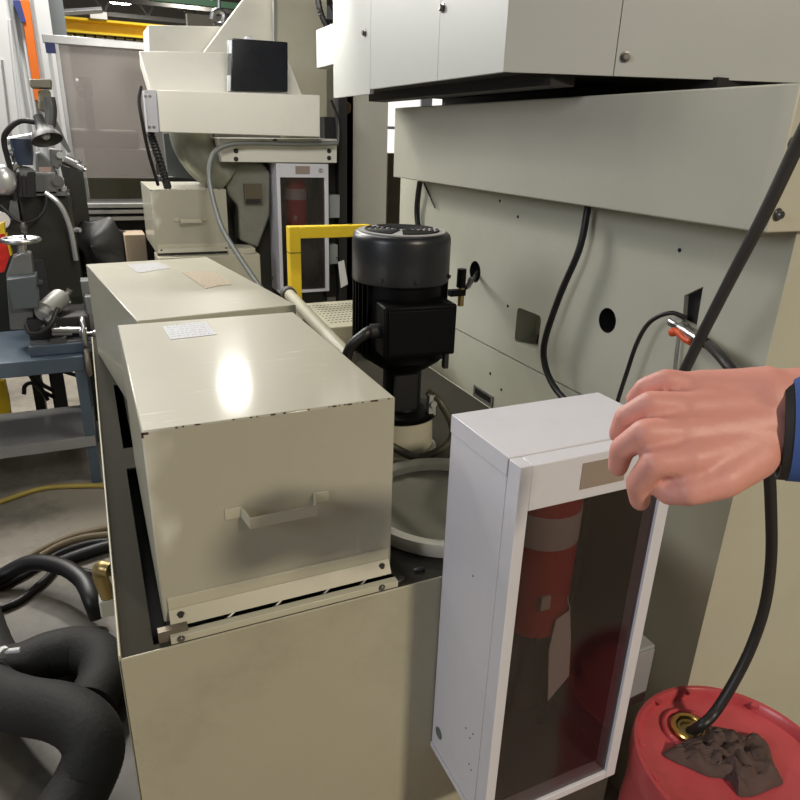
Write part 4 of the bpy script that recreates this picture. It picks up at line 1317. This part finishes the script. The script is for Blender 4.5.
g = G().tube(ring, .012, 10, closed=True, smooth=False).cyl(wc - V((.06, 0, 0)), wc + V((.006, 0, 0)), .018, n=14)
g.cyl(wc + V((0, .05, .0)), wc - V((0, .05, 0)), .008, n=8)
g.build('handwheel', mat('worn_wheel', (.24, .21, .17), .45, .6, var=.2), tgx)
G().cyl(s(66, 296, 3.5), s(70, 290, 3.5), .014, n=10).cyl(s(66, 300, 3.5), s(70, 303, 3.5), .01, n=8).build('wing_knob', STEEL, tgx)
G().box((s(-6, 0, 3.28).x, 3.26, zz + .05), (s(13, 0, 3.28).x, 3.34, zz + .075)).box((s(0, 0, 3.28).x, 3.28, zz + .075), (s(3, 0, 3.28).x, 3.31, zz + .2)).build('tail_stock', DSTEEL, tgx)
# yellow leg and cables behind the stand
tag(G().prism([P(-4, 382, 'y', 3.9), P(5, 382, 'y', 3.9), P(9, 400, 'y', 3.9), P(14, 440, 'y', 3.9), P(-4, 440, 'y', 3.9)], (0, .05, 0)).build('yellow_bollard', YELLOW), 'yellow painted leg behind the stand at the left border', 'leg')
for k, pts in enumerate(([(28, 372), (36, 384), (44, 392), (60, 400)], [(33, 372), (42, 384), (52, 390), (64, 398)], [(24, 394), (25, 386), (32, 383), (40, 388), (48, 400)], [(58, 370), (72, 374), (84, 378)])):
    lab = ('left black cable hanging behind the stand', 'right black cable hanging behind the stand', 'small curled black cable behind the stand', 'straight black cable under the tabletop corner')[k]
    tag(G().tube([P(x, y, 'y', 3.85) for x, y in pts], .011, 8).build('black_cable', RUBBER), lab, 'cable')

# ================================================================== FLOOR HOSES
f = lambda x, y, z: P(x, y, 'z', z)
tag(G().tube([f(-40, 560, .05), f(-10, 655, .085), f(15, 668, .085), f(50, 655, .09), f(80, 650, .09), f(101, 660, .085), f(103, 680, .08), f(90, 705, .075)], .072, 18, k=16, rib=.006).build('flexible_duct', DUCT), 'rear grey fabric duct bending on the floor beside the tank', 'duct', 'fabric ducts')
tag(G().tube([f(-50, 650, .09), f(-10, 690, .12), f(20, 704, .16), f(60, 712, .20), f(86, 728, .20), f(94, 752, .17), f(82, 785, .12), f(55, 830, .09), f(30, 880, .09)], .072, 18, k=16, rib=.006).build('flexible_duct', DUCT), 'front grey fabric duct looping on the floor, bottom left', 'duct', 'fabric ducts')
tag(G().tube([f(-30, 590, .03), f(0, 577, .05), f(30, 563, .10), f(60, 566, .12), f(82, 580, .12), f(92, 600, .10), f(98, 616, .04)], .030, 14).build('black_hose', RUBBER), 'thick black hose arching up from the floor coil', 'hose')
tag(G().tube([f(-30, 512, .012), f(0, 502, .012), f(40, 489, .012), f(75, 486, .012), f(115, 487, .012), f(150, 500, .012)], .012, 10).build('yellow_hose', YHOSE), 'yellow hose curving across the floor under the stand', 'hose')
for k, (pts, rr, mm, lab) in enumerate((
    ([(-10, 580), (20, 562), (45, 548), (75, 535), (115, 526)], .013, THOSE, 'upper tan hose of the floor coil'),
    ([(40, 556), (60, 545), (85, 537), (118, 533)], .013, THOSE, 'second tan hose of the floor coil'),
    ([(-10, 592), (30, 572), (60, 553), (90, 543), (118, 540)], .012, RUBBER, 'thin black hose between the tan hoses'),
    ([(60, 562), (85, 553), (118, 543)], .024, RUBBER, 'thick black hose end running under the tank'),
    ([(-10, 612), (20, 600), (45, 580), (60, 568), (100, 575)], .014, RUBBER, 'black hose crossing below the arching hose'))):
    tag(G().tube([f(x, y, rr) for x, y in pts], rr, 10).build('floor_hose', mm), lab, 'hose', 'hoses coiled on the floor')
tag(G().cyl(f(2, 652, .19), f(20, 650, .19), .008, n=8).cyl(f(2, 651, .19), f(5, 653, .19), .016, n=8).build('white_clip', PAPER), 'small white clip on the rear duct at the left', 'clip')

# ================================================================== HAND (person)
pr = thing('person', 'bare right hand with a blue and black cuff reaching in from the right', 'person', D(740, 430, .50))


def capsule(bm, a, b, r0, r1, n=14):
    a, b = V(a), V(b)
    t = (b - a)
    L_ = t.length
    prof = []
    for k in range(5):
        q = math.pi / 2 * (1 - k / 4)
        prof.append((r0 * math.cos(q), -r0 * math.sin(q)))
    for k in range(5):
        q = math.pi / 2 * k / 4
        prof.append((r1 * math.cos(q), L_ + r1 * math.sin(q)))
    prof[0] = (0, prof[0][1])
    prof[-1] = (0, prof[-1][1])
    g = G()
    g.bm.free()
    g.bm = bm
    g.lathe(a, t, prof, n)


bm = bmesh.new()
hnd = G()
hnd.bm.free()
hnd.bm = bm


def chain(pts, rs):
    for (a, b), (r0, r1) in zip(zip(pts, pts[1:]), zip(rs, rs[1:])):
        capsule(bm, a, b, r0, r1)


d0 = .50
# forearm / wrist (two parallel chains make an oval section)
chain([D(900, 408, .53), D(850, 405, .52), D(795, 403, .505), D(765, 401, .50)], [.031, .030, .0275, .024])
chain([D(900, 443, .53), D(850, 440, .52), D(795, 433, .505), D(765, 433, .50)], [.031, .030, .0275, .024])
# palm: metacarpals
kn = {'index': (690, 459, .470), 'middle': (684, 433, .480), 'ring': (688, 408, .492), 'little': (698, 387, .505)}
wr = {'index': (762, 439, .495), 'middle': (762, 425, .495), 'ring': (763, 409, .50), 'little': (765, 393, .50)}
for kf in kn:
    a, b = D(*wr[kf]), D(*kn[kf])
    chain([a, a.lerp(b, .5), b], [.021, .0165, .0135])
chain([D(740, 448, .50), D(705, 443, .49)], [.022, .018])
chain([D(740, 413, .505), D(708, 405, .503)], [.022, .017])
# fingers, bent: knuckle -> mid joint -> end joint -> tip
chain([D(690, 459, .470), D(655, 463, .468), D(638, 483, .482), D(640, 501, .494)], [.0125, .0105, .0092, .0078])
chain([D(684, 433, .480), D(645, 433, .476), D(622, 449, .490), D(618, 467, .502)], [.0125, .0108, .0094, .0078])
chain([D(688, 408, .492), D(650, 404, .490), D(626, 417, .502), D(618, 434, .513)], [.0122, .0102, .009, .0075])
chain([D(698, 387, .505), D(666, 380, .505), D(645, 387, .512), D(634, 399, .520)], [.011, .009, .008, .0068])
# thumb leaves the side of the palm near its base
chain([D(752, 455, .487), D(722, 479, .470), D(690, 490, .468), D(668, 493, .476)], [.019, .0145, .0115, .009])
hand = hnd.build('hand', SKIN, pr)
hand.data.materials[0] = SKIN
md = hand.modifiers.new('remesh', 'REMESH')
md.mode = 'VOXEL'
md.voxel_size = .0022
md.use_smooth_shade = True
md2 = hand.modifiers.new('smooth', 'SMOOTH')
md2.factor = .6
md2.iterations = 8
bpy.context.view_layer.update()
hm = bpy.data.meshes.new_from_object(hand.evaluated_get(bpy.context.evaluated_depsgraph_get()))
hand.modifiers.clear()
hand.data = hm
for p in hm.polygons:
    p.use_smooth = True
# finger nails
cuf = G()
a = D(779, 427, .501)
t = (RT - FW * .42 - UP * .05).normalized()


def oval(g, c, t, ru, rv, w, th=.003):
    vv = (D(800, 500, .5) - D(800, 400, .5)).normalized()
    vv = (vv - t * vv.dot(t)).normalized()
    uu = t.cross(vv)
    n = 36
    rr = []
    for h, k in ((0, 1), (w, 1), (w, 1 + th / ru), (0, 1 + th / ru)):
        rr.append([g.bm.verts.new(c + t * h + vv * rv * k * math.cos(q) + uu * ru * k * math.sin(q)) for q in [2 * math.pi * j / n for j in range(n)]])
    for i in range(4):
        A_, B_ = rr[i], rr[(i + 1) % 4]
        for j in range(n):
            g.face([A_[j], A_[(j + 1) % n], B_[(j + 1) % n], B_[j]])


oval(cuf, a, t, .0305, .036, .006)
cu = cuf.build('cuff_edge', MATTEBLK, pr)
cuf = G()
oval(cuf, a + t * .006, t, .031, .0365, .05)
cuf.build('sleeve', BLUECL, pr)

# ================================================================== LIGHT
wd = bpy.data.worlds.new('world')
SC.world = wd
wd.use_nodes = True
bg = wd.node_tree.nodes['Background']
bg.inputs[0].default_value = (.92, .95, 1.0, 1)
bg.inputs[1].default_value = .07


def area(name, loc, size, power, col=(1, .96, .88), target=None, shape='DISK'):
    l = bpy.data.lights.new(name, 'AREA')
    l.shape = shape
    l.size = size
    l.energy = power
    l.color = col
    o = bpy.data.objects.new(name, l)
    o.location = loc
    d = V(target if target else (loc[0], loc[1], 0)) - V(loc)
    o.rotation_euler = d.to_track_quat('-Z', 'Y').to_euler()
    COL.objects.link(o)
    return o


# row of high bays ahead (the ones mirrored in the cover box lids)
area('high_bay_ahead', (2.46, 13.7, 5.9), .55, 330)
area('high_bay_third', (3.84, 25.4, 5.9), .5, 500)
area('fill_overhead', (.1, 2.3, 3.5), .6, 13)  # unseen lamp added low over the boxes for wall and panel fronts
area('fill_background', (.6, 2.3, 2.25), .4, 9.5, (1, .97, .9), (1.0, 4.0, 1.45))  # unseen lamp added to brighten the column and background machine
area('high_bay_left', (-3.4, 5.2, 5.4), .8, 60)
area('high_bay_behind_right', (1.65, -3.2, 3.75), .45, 235, (1, .88, .68))
area('fill_left', (-.9, 4.4, 3.0), 1.0, 76, (1.0, .98, .93), (1.0, 1.6, 1.3), 'SQUARE')  # unseen fill added above the left machines for wall and guard
area('fill_near', (-3.6, -.2, 2.8), 1.2, 60, (.90, .93, 1.0), (0.5, .7, 1.0), 'SQUARE')  # unseen cool fill added for the cabinet's left side
area('fill_screen', (-.1, 7.3, 5.6), .6, 340)  # unseen lamp added to brighten the frosted screen

SC.view_settings.view_transform = 'Standard'
SC.view_settings.look = 'None'
SC.view_settings.gamma = 1
SC.view_settings.use_curve_mapping = False
SC.view_settings.exposure = .0
